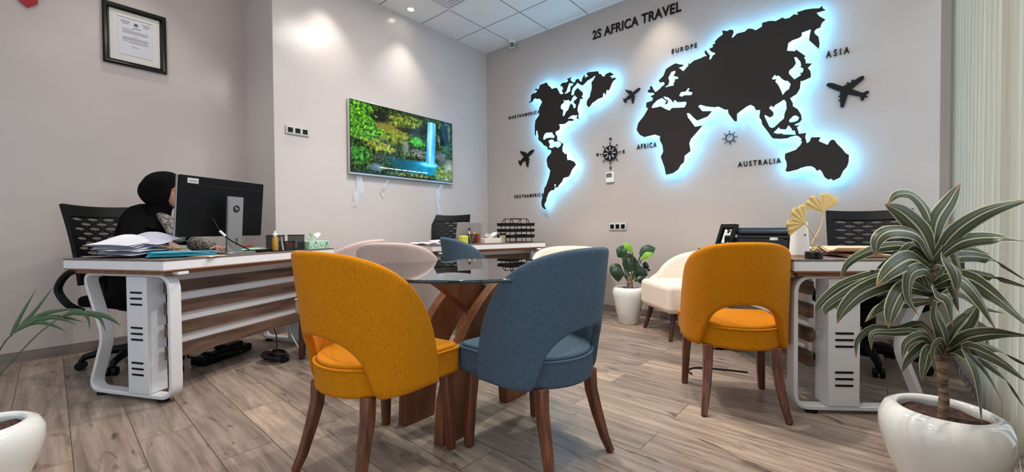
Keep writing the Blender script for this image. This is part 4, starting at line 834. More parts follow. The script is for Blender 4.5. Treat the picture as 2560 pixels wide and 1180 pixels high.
# stems and leaves in the plant's own frame: centre-line points (m) and leaf width
m = MB()
for pts, rad, n in [([(0.0,0.0,0.242),(0.003,0.003,0.326),(0.0,0.0,0.381),(-0.002,-0.002,0.422)],[0.015,0.0135,0.0125,0.015],12),([(-0.002,-0.002,0.411),(-0.013,0.002,0.473),(-0.021,0.002,0.567),(-0.028,-0.01,0.678),(-0.031,-0.026,0.788)],[0.0125,0.0115,0.0105,0.01,0.008],10),([(0.0,0.0,0.415),(0.005,-0.009,0.459),(0.009,-0.018,0.509)],[0.011,0.01,0.008],10)]: m.tube(pts, rad, n)
m.build('stem', BARK, t, smooth=60)
DRAC_LEAVES = [([(-0.029,-0.025,0.802),(-0.06,-0.077,0.891),(-0.112,-0.16,0.957),(-0.159,-0.226,0.986)],0.068),
 ([(-0.03,-0.025,0.816),(-0.038,-0.019,0.945),(-0.077,-0.039,1.018),(-0.121,-0.076,1.025),(-0.148,-0.099,0.991)],0.047),
 ([(-0.03,-0.025,0.802),(-0.019,-0.016,0.924),(0.016,0.027,1.0),(0.043,0.063,1.059)],0.06),
 ([(-0.027,-0.023,0.802),(0.026,-0.043,0.898),(0.094,-0.051,0.961),(0.179,-0.065,0.995)],0.055),
 ([(-0.027,-0.023,0.788),(0.036,-0.035,0.861),(0.116,-0.02,0.875),(0.18,-0.097,0.862)],0.055),
 ([(-0.03,-0.025,0.795),(-0.074,-0.128,0.885),(-0.141,-0.238,0.901),(-0.177,-0.281,0.873),(-0.182,-0.285,0.816)],0.055),
 ([(-0.032,-0.027,0.788),(-0.087,-0.048,0.844),(-0.171,-0.092,0.838),(-0.246,-0.143,0.791),(-0.273,-0.166,0.728)],0.039),
 ([(-0.032,-0.027,0.761),(-0.087,-0.178,0.808),(-0.139,-0.288,0.785),(-0.181,-0.35,0.734)],0.068),
 ([(-0.029,-0.025,0.782),(-0.007,-0.111,0.808),(0.012,-0.148,0.762),(0.013,-0.146,0.7)],0.052),
 ([(-0.027,-0.023,0.775),(0.055,0.112,0.805),(0.148,0.231,0.788),(0.179,-0.025,0.739)],0.044),
 ([(-0.031,-0.026,0.714),(-0.085,-0.02,0.757),(-0.181,-0.061,0.739),(-0.268,-0.122,0.702),(-0.328,-0.173,0.638),(-0.342,-0.185,0.602)],0.042),
 ([(-0.031,-0.026,0.7),(-0.101,-0.112,0.75),(-0.204,-0.238,0.721),(-0.293,-0.327,0.657),(-0.306,-0.338,0.625)],0.047),
 ([(-0.03,-0.025,0.687),(-0.105,-0.167,0.742),(-0.204,-0.317,0.711),(-0.254,-0.385,0.658),(-0.272,-0.401,0.613)],0.06),
 ([(-0.029,-0.025,0.734),(-0.059,-0.155,0.776),(-0.096,-0.238,0.762),(-0.102,-0.257,0.695),(-0.079,-0.225,0.635)],0.047),
 ([(-0.029,-0.025,0.68),(-0.103,-0.219,0.719),(-0.14,-0.315,0.668),(-0.152,-0.338,0.605)],0.057),
 ([(-0.029,-0.025,0.707),(0.024,-0.058,0.742),(0.061,-0.106,0.694),(0.103,-0.096,0.591)],0.062),
 ([(-0.029,-0.025,0.714),(0.052,0.018,0.737),(0.124,0.026,0.677),(0.179,-0.065,0.6)],0.062),
 ([(-0.03,-0.025,0.727),(0.066,0.121,0.745),(0.154,0.209,0.726),(0.179,-0.065,0.722)],0.034),
 ([(-0.027,-0.023,0.673),(-0.029,-0.156,0.703),(-0.005,-0.175,0.683),(0.002,-0.169,0.6)],0.06),
 ([(-0.029,-0.025,0.659),(-0.084,-0.006,0.643),(-0.159,-0.056,0.627),(-0.205,-0.095,0.573)],0.039),
 ([(-0.03,-0.025,0.687),(-0.062,0.026,0.726),(-0.124,0.026,0.714),(-0.191,-0.031,0.656)],0.047),
 ([(-0.029,-0.025,0.653),(0.048,0.132,0.675),(0.12,0.233,0.619),(0.18,0.251,0.596)],0.039),
 ([(-0.022,-0.018,0.53),(-0.055,-0.007,0.571),(-0.117,-0.033,0.545),(-0.181,-0.088,0.552),(-0.224,-0.124,0.51),(-0.228,-0.128,0.446)],0.034),
 ([(-0.019,-0.016,0.49),(-0.054,-0.111,0.551),(-0.101,-0.191,0.539),(-0.114,-0.202,0.486)],0.034),
 ([(-0.022,-0.018,0.503),(-0.066,-0.03,0.545),(-0.129,-0.07,0.543),(-0.184,-0.116,0.539),(-0.188,-0.12,0.48)],0.029),
 ([(0.009,-0.018,0.496),(-0.01,-0.061,0.568),(-0.029,-0.103,0.625),(-0.027,-0.114,0.691)],0.052),
 ([(0.009,-0.018,0.496),(0.028,-0.016,0.552),(0.06,0.012,0.605),(0.085,0.046,0.65)],0.065),
 ([(0.011,-0.017,0.496),(0.054,-0.033,0.544),(0.113,-0.035,0.568),(0.18,-0.097,0.582)],0.06),
 ([(0.011,-0.017,0.489),(0.07,0.02,0.523),(0.136,0.05,0.498),(0.18,-0.097,0.488)],0.047),
 ([(0.011,-0.017,0.489),(0.05,-0.062,0.52),(0.115,-0.073,0.492),(0.175,-0.049,0.432)],0.044),
 ([(0.009,-0.018,0.485),(0.036,-0.1,0.517),(0.059,-0.159,0.466),(0.064,-0.168,0.398),(0.064,-0.168,0.314)],0.055),
 ([(0.009,-0.018,0.482),(0.056,-0.018,0.492),(0.096,-0.036,0.441),(0.129,-0.022,0.353)],0.039),
 ([(0.009,-0.018,0.489),(0.072,0.035,0.482),(0.149,0.074,0.409),(0.179,-0.005,0.34)],0.039),
 ([(0.0,0.0,0.476),(-0.039,-0.098,0.505),(-0.056,-0.152,0.469),(-0.065,-0.16,0.414)],0.039),
 ([(0.004,0.004,0.476),(-0.017,-0.106,0.534),(-0.037,-0.162,0.52),(-0.041,-0.166,0.476)],0.036),
 ([(0.007,-0.02,0.496),(0.041,0.074,0.55),(0.089,0.154,0.568),(0.168,0.234,0.511)],0.044),
 ([(0.01,0.009,0.503),(0.002,0.028,0.58),(-0.01,0.031,0.619),(-0.032,0.025,0.645)],0.044),
 ([(-0.029,-0.025,0.748),(0.003,0.081,0.811),(0.076,0.195,0.838),(0.147,0.282,0.807)],0.044),
 ([(-0.029,-0.025,0.734),(-0.061,0.04,0.782),(-0.113,0.035,0.779),(-0.152,0.002,0.736)],0.044),
 ([(-0.03,-0.025,0.782),(0.008,0.034,0.807),(0.042,0.081,0.766),(0.058,0.094,0.74)],0.041),
 ([(-0.029,-0.025,0.687),(-0.09,-0.068,0.734),(-0.145,-0.109,0.702),(-0.173,-0.132,0.671)],0.034),
 ([(0.01,0.009,0.484),(0.071,0.109,0.578),(0.124,0.188,0.517),(0.149,0.209,0.424)],0.029),
 ([(-0.03,-0.025,0.782),(-0.096,-0.02,0.799),(-0.159,-0.033,0.747),(-0.192,-0.061,0.756)],0.033),
 ([(-0.029,-0.025,0.687),(0.029,0.097,0.779),(0.082,0.189,0.711),(0.105,0.209,0.639)],0.041),
 ([(0.01,0.009,0.484),(-0.023,-0.018,0.482),(-0.052,-0.042,0.449),(-0.067,-0.055,0.433)],0.036),
 ([(-0.03,-0.025,0.782),(0.013,0.071,0.888),(0.052,0.143,0.829),(0.068,0.157,0.671)],0.031),
 ([(-0.029,-0.025,0.687),(-0.095,-0.036,0.683),(-0.156,-0.059,0.629),(-0.188,-0.086,0.598)],0.04),
 ([(0.01,0.009,0.484),(0.051,0.098,0.526),(0.087,0.164,0.486),(0.103,0.177,0.343)],0.042),
 ([(-0.03,-0.025,0.782),(-0.075,-0.063,0.848),(-0.115,-0.096,0.799),(-0.135,-0.113,0.66)],0.034),
 ([(-0.029,-0.025,0.687),(0.005,0.043,0.784),(0.035,0.094,0.675),(0.048,0.105,0.609)],0.036),
 ([(0.01,0.009,0.484),(-0.044,-0.069,0.511),(-0.09,-0.129,0.472),(-0.112,-0.147,0.424)],0.038),
 ([(-0.03,-0.025,0.782),(0.004,-0.01,0.873),(0.034,0.006,0.779),(0.05,0.019,0.733)],0.038),
 ([(-0.029,-0.025,0.687),(-0.074,-0.117,0.789),(-0.112,-0.184,0.705),(-0.129,-0.199,0.604)],0.034),
 ([(0.01,0.009,0.484),(0.077,0.13,0.499),(0.137,0.223,0.412),(0.164,0.246,0.398)],0.044),
 ([(-0.03,-0.025,0.782),(-0.094,-0.018,0.818),(-0.156,-0.028,0.768),(-0.188,-0.056,0.717)],0.032)]
m = MB()
for pts, w_ in DRAC_LEAVES: leaf(m, [Vector(p) for p in pts], w_, nrm=-PLY + Vector((rnd.uniform(-.3, .3), 0, rnd.uniform(-.1, .5))), fold=.3, twist=rnd.uniform(-.7, .7))
m.build('foliage', DRAC, t, smooth=180, keepnorm=True)

PALM = leaf_mat('palm_leaf', (58, 82, 36), (46, 72, 28), (66, 94, 40))
t = thing('potted_palm', 'palm in a round white pot, cut off at the bottom left', 'potted plant', (1.640, -4.250, 0)); round_pot(t)
for ch in t.children: ch.scale = (.95, .95, .88)
m = MB(); st = MB()
for stem, leaflets, w_ in [([(0.018,0.015,0.265),(0.035,0.03,0.428),(0.077,0.065,0.534),(0.1,0.084,0.567)],
  [[(0.095,0.081,0.562),(0.123,0.105,0.632),(0.168,0.142,0.725)],[(0.106,0.09,0.575),(0.154,0.131,0.639),(0.214,0.181,0.733)],[(0.108,0.091,0.578),(0.17,0.144,0.632),(0.232,0.197,0.651),(0.288,0.244,0.654)],[(0.112,0.095,0.581),(0.18,0.153,0.625),(0.213,0.207,0.62),(0.261,0.248,0.603)],[(0.123,0.105,0.591),(0.191,0.162,0.624),(0.232,0.197,0.619),(0.27,0.228,0.602)],[(0.129,0.109,0.598),(0.17,0.144,0.61),(0.211,0.179,0.597),(0.245,0.207,0.575)]],0.016),([(0.018,0.015,0.265),(0.078,0.04,0.395),(0.161,0.084,0.488),(0.262,0.143,0.586),(0.336,0.193,0.644),(0.365,0.218,0.657)],
  [[(0.336,0.193,0.646),(0.375,0.226,0.659),(0.397,0.245,0.64),(0.403,0.25,0.597)],[(0.356,0.21,0.654),(0.405,0.251,0.651),(0.43,0.272,0.633),(0.442,0.283,0.592)],[(0.361,0.214,0.655),(0.425,0.268,0.649),(0.459,0.297,0.631),(0.48,0.315,0.61)]],0.018),([(0.018,0.015,0.265),(0.033,-0.011,0.452),(0.006,-0.06,0.564)],
  [[(0.006,-0.06,0.564),(-0.044,-0.102,0.629),(-0.094,-0.145,0.642)],[(0.016,-0.052,0.553),(-0.054,-0.111,0.551),(-0.104,-0.153,0.511)]],0.016)]:
    st.tube(bez(stem, 6), .0022, 6)
    for a in leaflets: leaf(m, [Vector(p) for p in a], w_, prof=lambda q: min(1, .4 + q * 3) * max(.03, 1 - q ** 2.2), nrm=-PLY, fold=.2, n=12)
m.build('foliage', PALM, t, smooth=180, keepnorm=True); st.build('stem', PALM, t)

PHIL = leaf_mat('philodendron_leaf', (50, 84, 48), (34, 62, 36), (54, 92, 52)); PHILD = leaf_mat('philodendron_dark', (30, 52, 34), (22, 42, 28), (34, 62, 38)); PHILN = leaf_mat('philodendron_new', (150, 190, 60), (120, 170, 50), (140, 182, 60))
t = thing('potted_philodendron', 'leafy green plant in a tall white pot against the map wall', 'potted plant', (2.235, -.40, 0))
MB().lathe([(0, 0), (.082, 0), (.09, .01), (.125, .16), (.148, .27), (.150, .315), (.138, .343), (.118, .352), (.106, .348), (.104, .325)], 44, close=False).build('pot', CERAMIC, t, smooth=60)
MB().grid(lambda u, v: (.105 * v * math.cos(2 * PI * u), .105 * v * math.sin(2 * PI * u), .33), 20, 3, wrap=True).build('soil', SOIL, t)
MB().tube([(0.015,0.012,0.335),(0.009,0.007,0.419),(0.017,0.015,0.476)], [.03, .026, .02], 10).build('stem', BARK, t)
oval = lambda q: max(.02, math.sin(PI * min(1, .06 + q * .94)) ** .75)
pet = MB(); groups = {'a': MB(), 'b': MB(), 'c': MB()}
for k, stalk, blade, w_ in [('c',[(0.023,0.02,0.419),(0.034,0.013,0.565),(0.041,0.008,0.679)],[(0.041,0.008,0.679),(0.016,-0.039,0.739),(-0.022,-0.058,0.775)],0.07),
 ('a',[(0.029,0.025,0.419),(0.077,0.026,0.551),(0.108,0.026,0.651)],[(0.108,0.026,0.651),(0.17,0.053,0.701),(0.221,0.109,0.727)],0.12),
 ('a',[(0.006,0.005,0.419),(0.006,-0.027,0.551),(0.006,-0.048,0.65)],[(0.006,-0.048,0.65),(-0.023,-0.098,0.697),(-0.065,-0.12,0.719)],0.13),
 ('a',[(0.012,0.01,0.426),(-0.001,-0.063,0.547),(-0.008,-0.112,0.634)],[(-0.008,-0.112,0.634),(0.016,-0.117,0.69),(0.028,-0.095,0.721)],0.06),
 ('c',[(0.041,0.035,0.419),(0.094,0.017,0.534),(0.129,0.004,0.616)],[(0.129,0.004,0.616),(0.178,0.02,0.66),(0.215,0.064,0.68)],0.06),
 ('b',[(0.0,0.0,0.4),(-0.024,-0.021,0.51),(-0.041,-0.035,0.59)],[(-0.041,-0.035,0.59),(0.029,-0.002,0.579),(0.086,0.059,0.542)],0.17),
 ('b',[(0.0,0.0,0.4),(-0.028,-0.071,0.489),(-0.046,-0.117,0.546)],[(-0.046,-0.117,0.546),(-0.037,-0.136,0.49),(-0.041,-0.127,0.409)],0.12),
 ('b',[(0.047,0.039,0.4),(0.085,0.072,0.485),(0.111,0.094,0.541)],[(0.111,0.094,0.541),(0.101,0.06,0.489),(0.08,0.055,0.412)],0.14),
 ('b',[(0.052,0.044,0.4),(0.082,0.109,0.474),(0.102,0.152,0.521)],[(0.102,0.152,0.521),(0.125,0.145,0.542),(0.136,0.167,0.537)],0.1),
 ('b',[(0.052,0.044,0.4),(0.082,0.03,0.447),(0.102,0.021,0.463)],[(0.102,0.021,0.463),(0.125,0.014,0.435),(0.135,0.036,0.381)],0.09),
 ('a',[(0.0,0.0,0.396),(-0.049,-0.01,0.492),(-0.082,-0.017,0.56)],[(-0.082,-0.017,0.56),(-0.102,-0.06,0.52),(-0.136,-0.076,0.453)],0.12),
 ('b',[(0.029,0.025,0.419),(0.026,0.085,0.515),(0.025,0.126,0.584)],[(0.025,0.126,0.584),(-0.017,0.064,0.611),(-0.072,0.031,0.612)],0.13)]:
    pet.tube(bez(stalk, 5), .006, 6)
    leaf(groups[k], [Vector(p) for p in blade], w_, prof=oval, nrm=-PLY + Vector((0, 0, .3)), fold=.25, n=14)
pet.build('petioles', PHIL, t)
groups['a'].build('foliage', PHIL, t, smooth=180, keepnorm=True); groups['b'].build('foliage', PHILD, t, smooth=180, keepnorm=True); groups['c'].build('new_leaves', PHILN, t, smooth=180, keepnorm=True)
# ------------------------------------------------------------------ things on the monitor desk
AX, AY = Vector((math.cos(RA), math.sin(RA), 0)), Vector((-math.sin(RA), math.cos(RA), 0))
t = thing('computer_monitor', 'black computer monitor with silver stand, its back towards us', 'monitor', PA(.532, .17), RA)
MW, MH = .575, .365; tilt = Matrix.Translation((.0, .05, .295)) @ Matrix.Rotation(R(5), 4, 'X')
b_ = MB().at(mat=tilt).prism(rrect(MW, MH, .008), -.012, .020, axis='y').build('housing', BLACK, t, smooth=0, bev=.004)
MB().at(mat=tilt).prism(rrect(MW + .006, MH + .006, .01), .012, .026, axis='y').build('silver_rim', SILVER, t, smooth=0, bev=.002)
MB().at(mat=tilt).box((0, .028, .004), (MW - .01, .004, MH - .02)).build('screen', M('lit_screen', (190, 200, 214), .2, emit=.5), t, smooth=0)
MB().at(mat=tilt).box((.02, -.0135, .128), (MW - .10, .003, .006)).build('vent_groove', BLACK_G, b_, smooth=0)
MB().at(mat=tilt).box((-MW / 2 + .07, -.013, MH / 2 - .03), (.065, .002, .03)).build('sticker', M('sticker_white', (206, 206, 200), .6), b_, smooth=0)
MB().at(mat=tilt).box((-MW / 2 + .07, -.0142, MH / 2 - .031), (.052, .001, .014)).build('barcode', GREYPL, b_, smooth=0)
neck = Matrix.Translation((0, -.02, 0)) @ Matrix.Rotation(R(4), 4, 'X')
o_ = [(-.052, .012), (-.052, .365), (.052, .365), (.052, .012)]; h_ = [(-.016, .055), (-.016, .10), (.02, .10), (.02, .055)]
me = curve_mesh(o_, [h_], .007); xform(me, neck @ Matrix.Rotation(PI / 2, 4, 'X')); me.materials.clear(); me.materials.append(M('stand_grey', (150, 150, 152), .4, metal=.5)); nk = finish('stand', me, t, smooth=0)
MB().at((.02, 0, 0)).prism(rrect(.21, .17, .03), 0, .012).build('stand_base', SILVER, t, smooth=0, bev=.003)
dsc = Matrix.Translation((.002, -.0275, .285)) @ Matrix.Rotation(PI / 2 + R(4), 4, 'X')
q = MB().at(mat=neck @ Matrix.Translation((.003, -.0075, .288)) @ Matrix.Rotation(PI / 2, 4, 'X')).lathe([(0, .0), (.023, .0), (.023, .0012), (0, .0012)], 32, close=False).build('emblem_disc', BLACK_G, nk, smooth=0)
me = text_mesh('hp', .026, .029, .0008, .02, 1, .28); xform(me, neck @ Matrix.Translation((-.0105, -.0092, .273)) @ Matrix.Rotation(PI / 2, 4, 'X')); me.materials.clear(); me.materials.append(SILVER); finish('emblem_letters', me, nk, smooth=0)
MB().tube(bez([(-.11, .01, .22), (-.10, -.03, .15), (-.05, -.05, .09), (.04, -.06, .04), (.12, -.03, .012), (.15, .02, .008)], 6), .004, 8).build('cable', BLACK, t)
MB().tube([(-.10, -.028, .148), (-.075, -.044, .115)], .007, 8).build('cable_plug', WHITE_P, t)

def sheet(m, a, b, w, h, rot, z, fn=lambda u, v: 0, n=8):
    c, s = math.cos(rot), math.sin(rot)
    def f(u, v):
        x, y = (u - .5) * w, (v - .5) * h; return (a + x * c - y * s, b + x * s + y * c, z + fn(u, v))
    return m.grid(f, n, n)
t = thing('paper_stack', 'tall untidy pile of white papers on the near end of the monitor desk', 'papers', PA(.185, .47), RA)
for k in range(16):
    m = MB(); rnd.seed(k); hp = .085 * (k / 16) ** 1.3
    a0, b0, r0 = rnd.uniform(-.05, .05), rnd.uniform(-.05, .05), rnd.uniform(-.35, .35)
    sheet(m, a0, b0, .21, .297, r0, .003 + k * .0042, lambda u, v: hp * math.exp(-((u - .62) ** 2 * 5 + (v - .55) ** 2 * 3.0)) + .004 * math.sin(u * 7 + k), 10)
    m.build('sheet', PAPER if k % 3 else PAPER_L, t, smooth=180)
def folder(label, mat, loc, rz, w=.31, h=.22, th=.006, wave=.004):
    o = MB(); 
    for k in range(2): sheet(o, 0, 0, w - k * .008, h - k * .006, k * .03, .001 + k * th, lambda u, v: wave * math.sin(u * 4 + k) * v + wave, 6)
    ob = o.build('card_folder', mat, smooth=180, solid=.002, loc=loc); ob.rotation_euler = (0, 0, rz); return tag(ob, label, 'folder', 'folders on the monitor desk')
folder('cyan card folder lying lowest near the front corner of the monitor desk', BLUE, PA(.235, .185, .004), RA - .62)
folder('cyan card folder lying on top of the other cyan folder', BLUE, PA(.25, .20, .018), RA - .50)
folder('black folder between the cyan folders and the paper pile', BLACK, PA(.32, .34, .014), RA - .3, .30, .16)
folder('lime green folder sticking out under the paper pile', GREENCARD, PA(.30, .40, .034), RA - .1, .18, .12, .003)
o = MB(); sheet(o, 0, 0, .20, .13, 0, .001, lambda u, v: .003 * math.sin(u * 5) - .02 * max(0, .25 - v) ** 1.2, 8); ob = o.build('envelope', TAN, smooth=180, solid=.0015, loc=PA(.31, .07, .002)); ob.rotation_euler = (0, 0, RA + .35)
tag(ob, 'tan paper envelope with one corner over the desk edge below the cyan folders', 'envelope')
o = MB(); sheet(o, 0, 0, .297, .21, .1, .001, lambda u, v: .006 * u * v, 6); ob = o.build('paper_sheet', PAPER, smooth=180, solid=.001, loc=PA(.47, .40, .002)); ob.rotation_euler = (0, 0, RA); tag(ob, 'white paper sheet lying behind the monitor stand', 'paper')
o = MB(); sheet(o, 0, 0, .24, .17, .2, .001, lambda u, v: .012 * u, 6); ob = o.build('paper_sheet', PAPER, smooth=180, solid=.001, loc=PA(.775, .28, .002)); ob.rotation_euler = (0, 0, RA); tag(ob, 'white paper sheet right of the monitor stand under the green card', 'paper')
o = MB(); sheet(o, 0, 0, .20, .10, .1, 0, lambda u, v: .004 * u, 5); ob = o.build('card', M('mint_card', (96, 200, 140), .6), smooth=180, solid=.002, loc=PA(.73, .22, .022)); ob.rotation_euler = (0, 0, RA); tag(ob, 'mint green card on papers right of the monitor stand', 'card')
o = MB().box((0, 0, .008), (.20, .12, .014)).build('notebook', BLACK, smooth=0, bev=.004, loc=PA(.755, .16, .001)); o.rotation_euler = (0, 0, RA + .2); tag(o, 'black notebook in front of the papers right of the monitor stand', 'notebook')
o = MB().tube([(-.09, 0, 0), (-.07, 0, 0), (.07, .01, .004), (.09, .01, .004)], [.004, .009, .008, .003], 10).build('marker_pen', M('red_pen', (176, 62, 48), .4), loc=PA(.73, .27, .036)); o.rotation_euler = (0, 0, RA); tag(o, 'red marker lying on the papers right of the monitor stand', 'pen')
MESHB = M('black_mesh', (24, 24, 26), .5, alpha=.66)
t = thing('pen_organizer', 'black wire mesh pen organizer with two cups near the far end of the monitor desk', 'desk organizer', PA(.93, .115), RA)
MB().box((0, 0, .002), (.30, .10, .004)).build('base', BLACK, t, smooth=0)
for x, w_, h_ in ((-.095, .10, .108), (.10, .095, .108), (.003, .096, .062)):
    m = MB(); m.grid(lambda u, v: tuple(list(rrect(w_, .09, .02, 4)[int(round(u * 20)) % 20]) + [.003 + h_ * v]), 20, 1)
    cup = m.at((x, 0, 0)).build('cup', MESHB, t, smooth=40, loc=(x, 0, 0))
    MB().tube([(p[0] + x, p[1], .003 + h_) for p in rrect(w_, .09, .02, 4)], .003, 6, closed=True).build('rim', BLACK, t)
t = thing('glue_bottle', 'small glue bottle with amber label standing in the left organizer cup', 'bottle', PA(.80, .085, .006), RA)
MB().lathe([(0, 0), (.018, 0), (.020, .008), (.020, .085), (.014, .098), (.012, .105)], 24).build('body', M('amber', (176, 132, 44), .35), t)
MB().lathe([(.016, .10), (.016, .118), (.006, .124), (.004, .140), (0, .141)], 20, close=False).build('cap', WHITE_P, t)
o = MB().tube([(-.02, -.02, 0), (-.035, -.015, .10)], [.006, .0055], 10).build('marker_pen', M('pen_grey', (190, 188, 190), .4), loc=PA(.875, .09, .006)); o.rotation_euler = (0, 0, RA); tag(o, 'silver pen leaning in the left organizer cup', 'pen')
t = thing('tape_roll_stack', 'orange and green tape rolls stacked in the organizer middle', 'tape', PA(.933, .11, .006), RA)
MB().lathe([(.018, 0), (.038, 0), (.038, .022), (.018, .022)], 28).build('green_roll', M('green_tape', (110, 120, 52), .35), t); MB().lathe([(.018, .023), (.038, .023), (.038, .05), (.018, .05)], 28).build('orange_roll', M('orange_tape', (190, 96, 56), .3), t)
def tissue(label, loc, rz, w, d, h, mat, dots):
    t = thing('tissue_box', label, 'tissue box', loc, rz)
    MB().box((0, 0, h / 2), (w, d, h)).build('carton', mat, t, smooth=0, bev=.003)
    def f(u, v):
        a = 2 * PI * u; r = .012 + (.035 + .012 * math.sin(3 * a + 1)) * v; return (r * math.cos(a) * 1.5, r * .5 * math.sin(a), h - .002 + .062 * v * (.75 + .35 * math.sin(2 * a + .6)))
    MB().grid(f, 24, 6, wrap=True).build('tissue', M('tissue_paper', (226, 220, 208), .9), t, smooth=180)
    if dots:
        rnd.seed(4); m = [MB(), MB(), MB()]
        for k in range(34):
            x, z, r_ = rnd.uniform(-w / 2 + .008, w / 2 - .008), rnd.uniform(.008, h - .008), rnd.uniform(.003, .0075); m[k % 3].cyl((x, -d / 2 - .0004, z), (x, -d / 2 + .002, z), r_, n=12)
        for k, c_ in enumerate(((24, 44, 34), (206, 216, 206), (84, 126, 96))): m[k].build('dots', M('dot_%d' % k, c_, .6), t, smooth=0)
tissue('mint tissue box with dark dots at the far end of the monitor desk', PA(1.195, .10), RA, .218, .115, .062, M('mint_carton', (168, 206, 184), .6), True)

# ------------------------------------------------------------------ things on the laptop desk
t = thing('laptop_computer', 'open silver laptop seen from behind in the far corner', 'laptop', PB(.56, .30), RB)
MB().box((0, .10, .009), (.31, .22, .016)).build('base', SILVER, t, smooth=0, bev=.004)
MB().at((0, -.012, .016), rx=R(12)).box((0, 0, .105), (.31, .007, .21)).build('lid', M('laptop_silver', (146, 142, 143), .5), t, smooth=0, bev=.003)
MB().at((0, -.012, .016), rx=R(12)).box((-.004, -.004, .138), (.026, .002, .026)).build('emblem', M('dark_emblem', (62, 58, 60), .4), t, smooth=0)
t = thing('note_box', 'small lime yellow note box left of the mesh pen cup', 'box', PB(.445, .19), RB); MB().box((0, 0, .032), (.075, .07, .062)).build('carton', M('lime_box', (190, 196, 62), .5), t, smooth=0, bev=.002)
MB().box((0, 0, .074), (.076, .071, .02)).build('lid', M('yellow_lid', (226, 222, 84), .5), t, smooth=0, bev=.002)
t = thing('pen_cup', 'black mesh pen cup before the silver laptop', 'pen cup', PB(.535, .19), RB)
MB().lathe([(0, .001), (.042, .001), (.045, .095), (.043, .095)], 28, close=False).build('body', MESHB, t); MB().tube([(.045 * math.cos(a * PI / 14), .045 * math.sin(a * PI / 14), .095) for a in range(28)], .003, 6, closed=True).build('rim', BLACK, t)
for k, (c_, x, y, lab) in enumerate((((226, 222, 210), -.01, .01, 'white pen in the mesh cup before the laptop'), ((196, 52, 48), .02, .0, 'red pen in the mesh cup before the laptop'), ((226, 214, 60), .03, -.01, 'yellow-topped pen in the mesh cup before the laptop'))):
    o = MB().tube([(0, 0, 0), (x, y, .11), (x * 1.1, y * 1.1, .125)], [.005, .005, .002], 8).build('pen', M('pen_%d' % k, c_, .4), loc=PB(.535 + x * .3, .19, .004)); o.rotation_euler = (0, 0, RB); tag(o, lab, 'pen')
o = MB().box((0, 0, .05), (.032, .05, .10)).build('red_box', M('maroon_card', (132, 60, 54), .5), smooth=0, bev=.002, loc=PB(.625, .20, .0005)); o.rotation_euler = (0, 0, RB); tag(o, 'narrow maroon box right of the mesh pen cup', 'box')
tissue('white tissue box between the maroon box and the coffee cup', PB(.775, .18), RB, .21, .11, .05, M('cream_carton', (222, 210, 200), .6), False)
t = thing('coffee_cup', 'paper coffee cup with black lid beside the letter trays', 'cup', PB(.905, .14), RB)
MB().lathe([(0, 0), (.027, 0), (.036, .085), (0, .085)], 28, close=False).build('body', two_tone('kraft_print', (150, 134, 112), (190, 176, 152), (60, 60, 60), .7), t); MB().lathe([(.038, .083), (.038, .092), (.034, .104), (0, .104)], 28, close=False).build('lid', BLACK, t)
t = thing('letter_tray', 'black wire letter tray with three tiers at the far desk end', 'letter tray', PB(1.135, .20), RB)
for z in (.05, .115, .18):
    m = MB(); W, Dp, hh = .34, .24, .035
    o_ = [(-W / 2, 0), (W / 2, 0), (W / 2, hh), (.06, hh), (.03, hh - .018), (-.03, hh - .018), (-.06, hh), (-W / 2, hh)]
    m.prism([(p[0] * (1 + .06 * (p[1] / hh)), p[1] + z) for p in o_], -Dp / 2, -Dp / 2 + .003, axis='y').prism([(p[0] * (1 + .06 * (p[1] / hh)), p[1] + z) for p in o_], Dp / 2 - .003, Dp / 2, axis='y')
    m.box((-W / 2, 0, z + hh / 2), (.003, Dp, hh)).box((W / 2, 0, z + hh / 2), (.003, Dp, hh)).box((0, 0, z + .0015), (W, Dp, .003)); m.build('tray', BLACK, t, smooth=0)
m = MB()
for x in (-.115, .115):
    pts = bez([(x - .045, -.09, .0), (x - .035, -.09, .1), (x - .025, -.08, .2), (x, -.06, .262), (x + .025, -.08, .2), (x + .035, -.09, .1), (x + .045, -.09, .0)], 6); m.tube(pts, .004, 8)
    pts = [Vector((p.x, -p.y, p.z)) for p in pts]; m.tube(pts, .004, 8)
m.tube([(-.115, -.06, .262), (.115, -.06, .262)], .004, 8).tube([(-.115, .06, .262), (.115, .06, .262)], .004, 8).tube([(-.16, -.09, .004), (.16, -.09, .004)], .004, 8); m.build('wire_frame', BLACK, t)
for z, lab in ((.055, 'white papers lying in the bottom letter tray'), (.12, 'white papers lying in the middle letter tray')):
    o = MB().box((0, 0, .006), (.30, .21, .012)).build('paper_stack', PAPER, smooth=0, loc=PB(1.135, .20, z - .001)); o.rotation_euler = (0, 0, RB); tag(o, lab, 'papers')
for k, (a, b_, w_, h_, r_, z, lab) in enumerate(((.10, .45, .21, .15, .2, .004, 'white booklet lying farthest left on the laptop desk'), (.12, .30, .2, .13, -.3, .004, 'white booklet lying at the front left of the laptop desk'), (.22, .36, .12, .09, .5, .012, 'crumpled white paper near the laptop desk left end'))):
    o = MB(); sheet(o, 0, 0, w_, h_, 0, .002, lambda u, v: .01 * math.sin(u * 6 + k) ** 2 * (1 if k < 2 else 2.5), 8); ob = o.build('booklet', PAPER, smooth=180, solid=.006, loc=PB(a, b_, z)); ob.rotation_euler = (0, 0, RB + r_); tag(ob, lab, 'booklet')

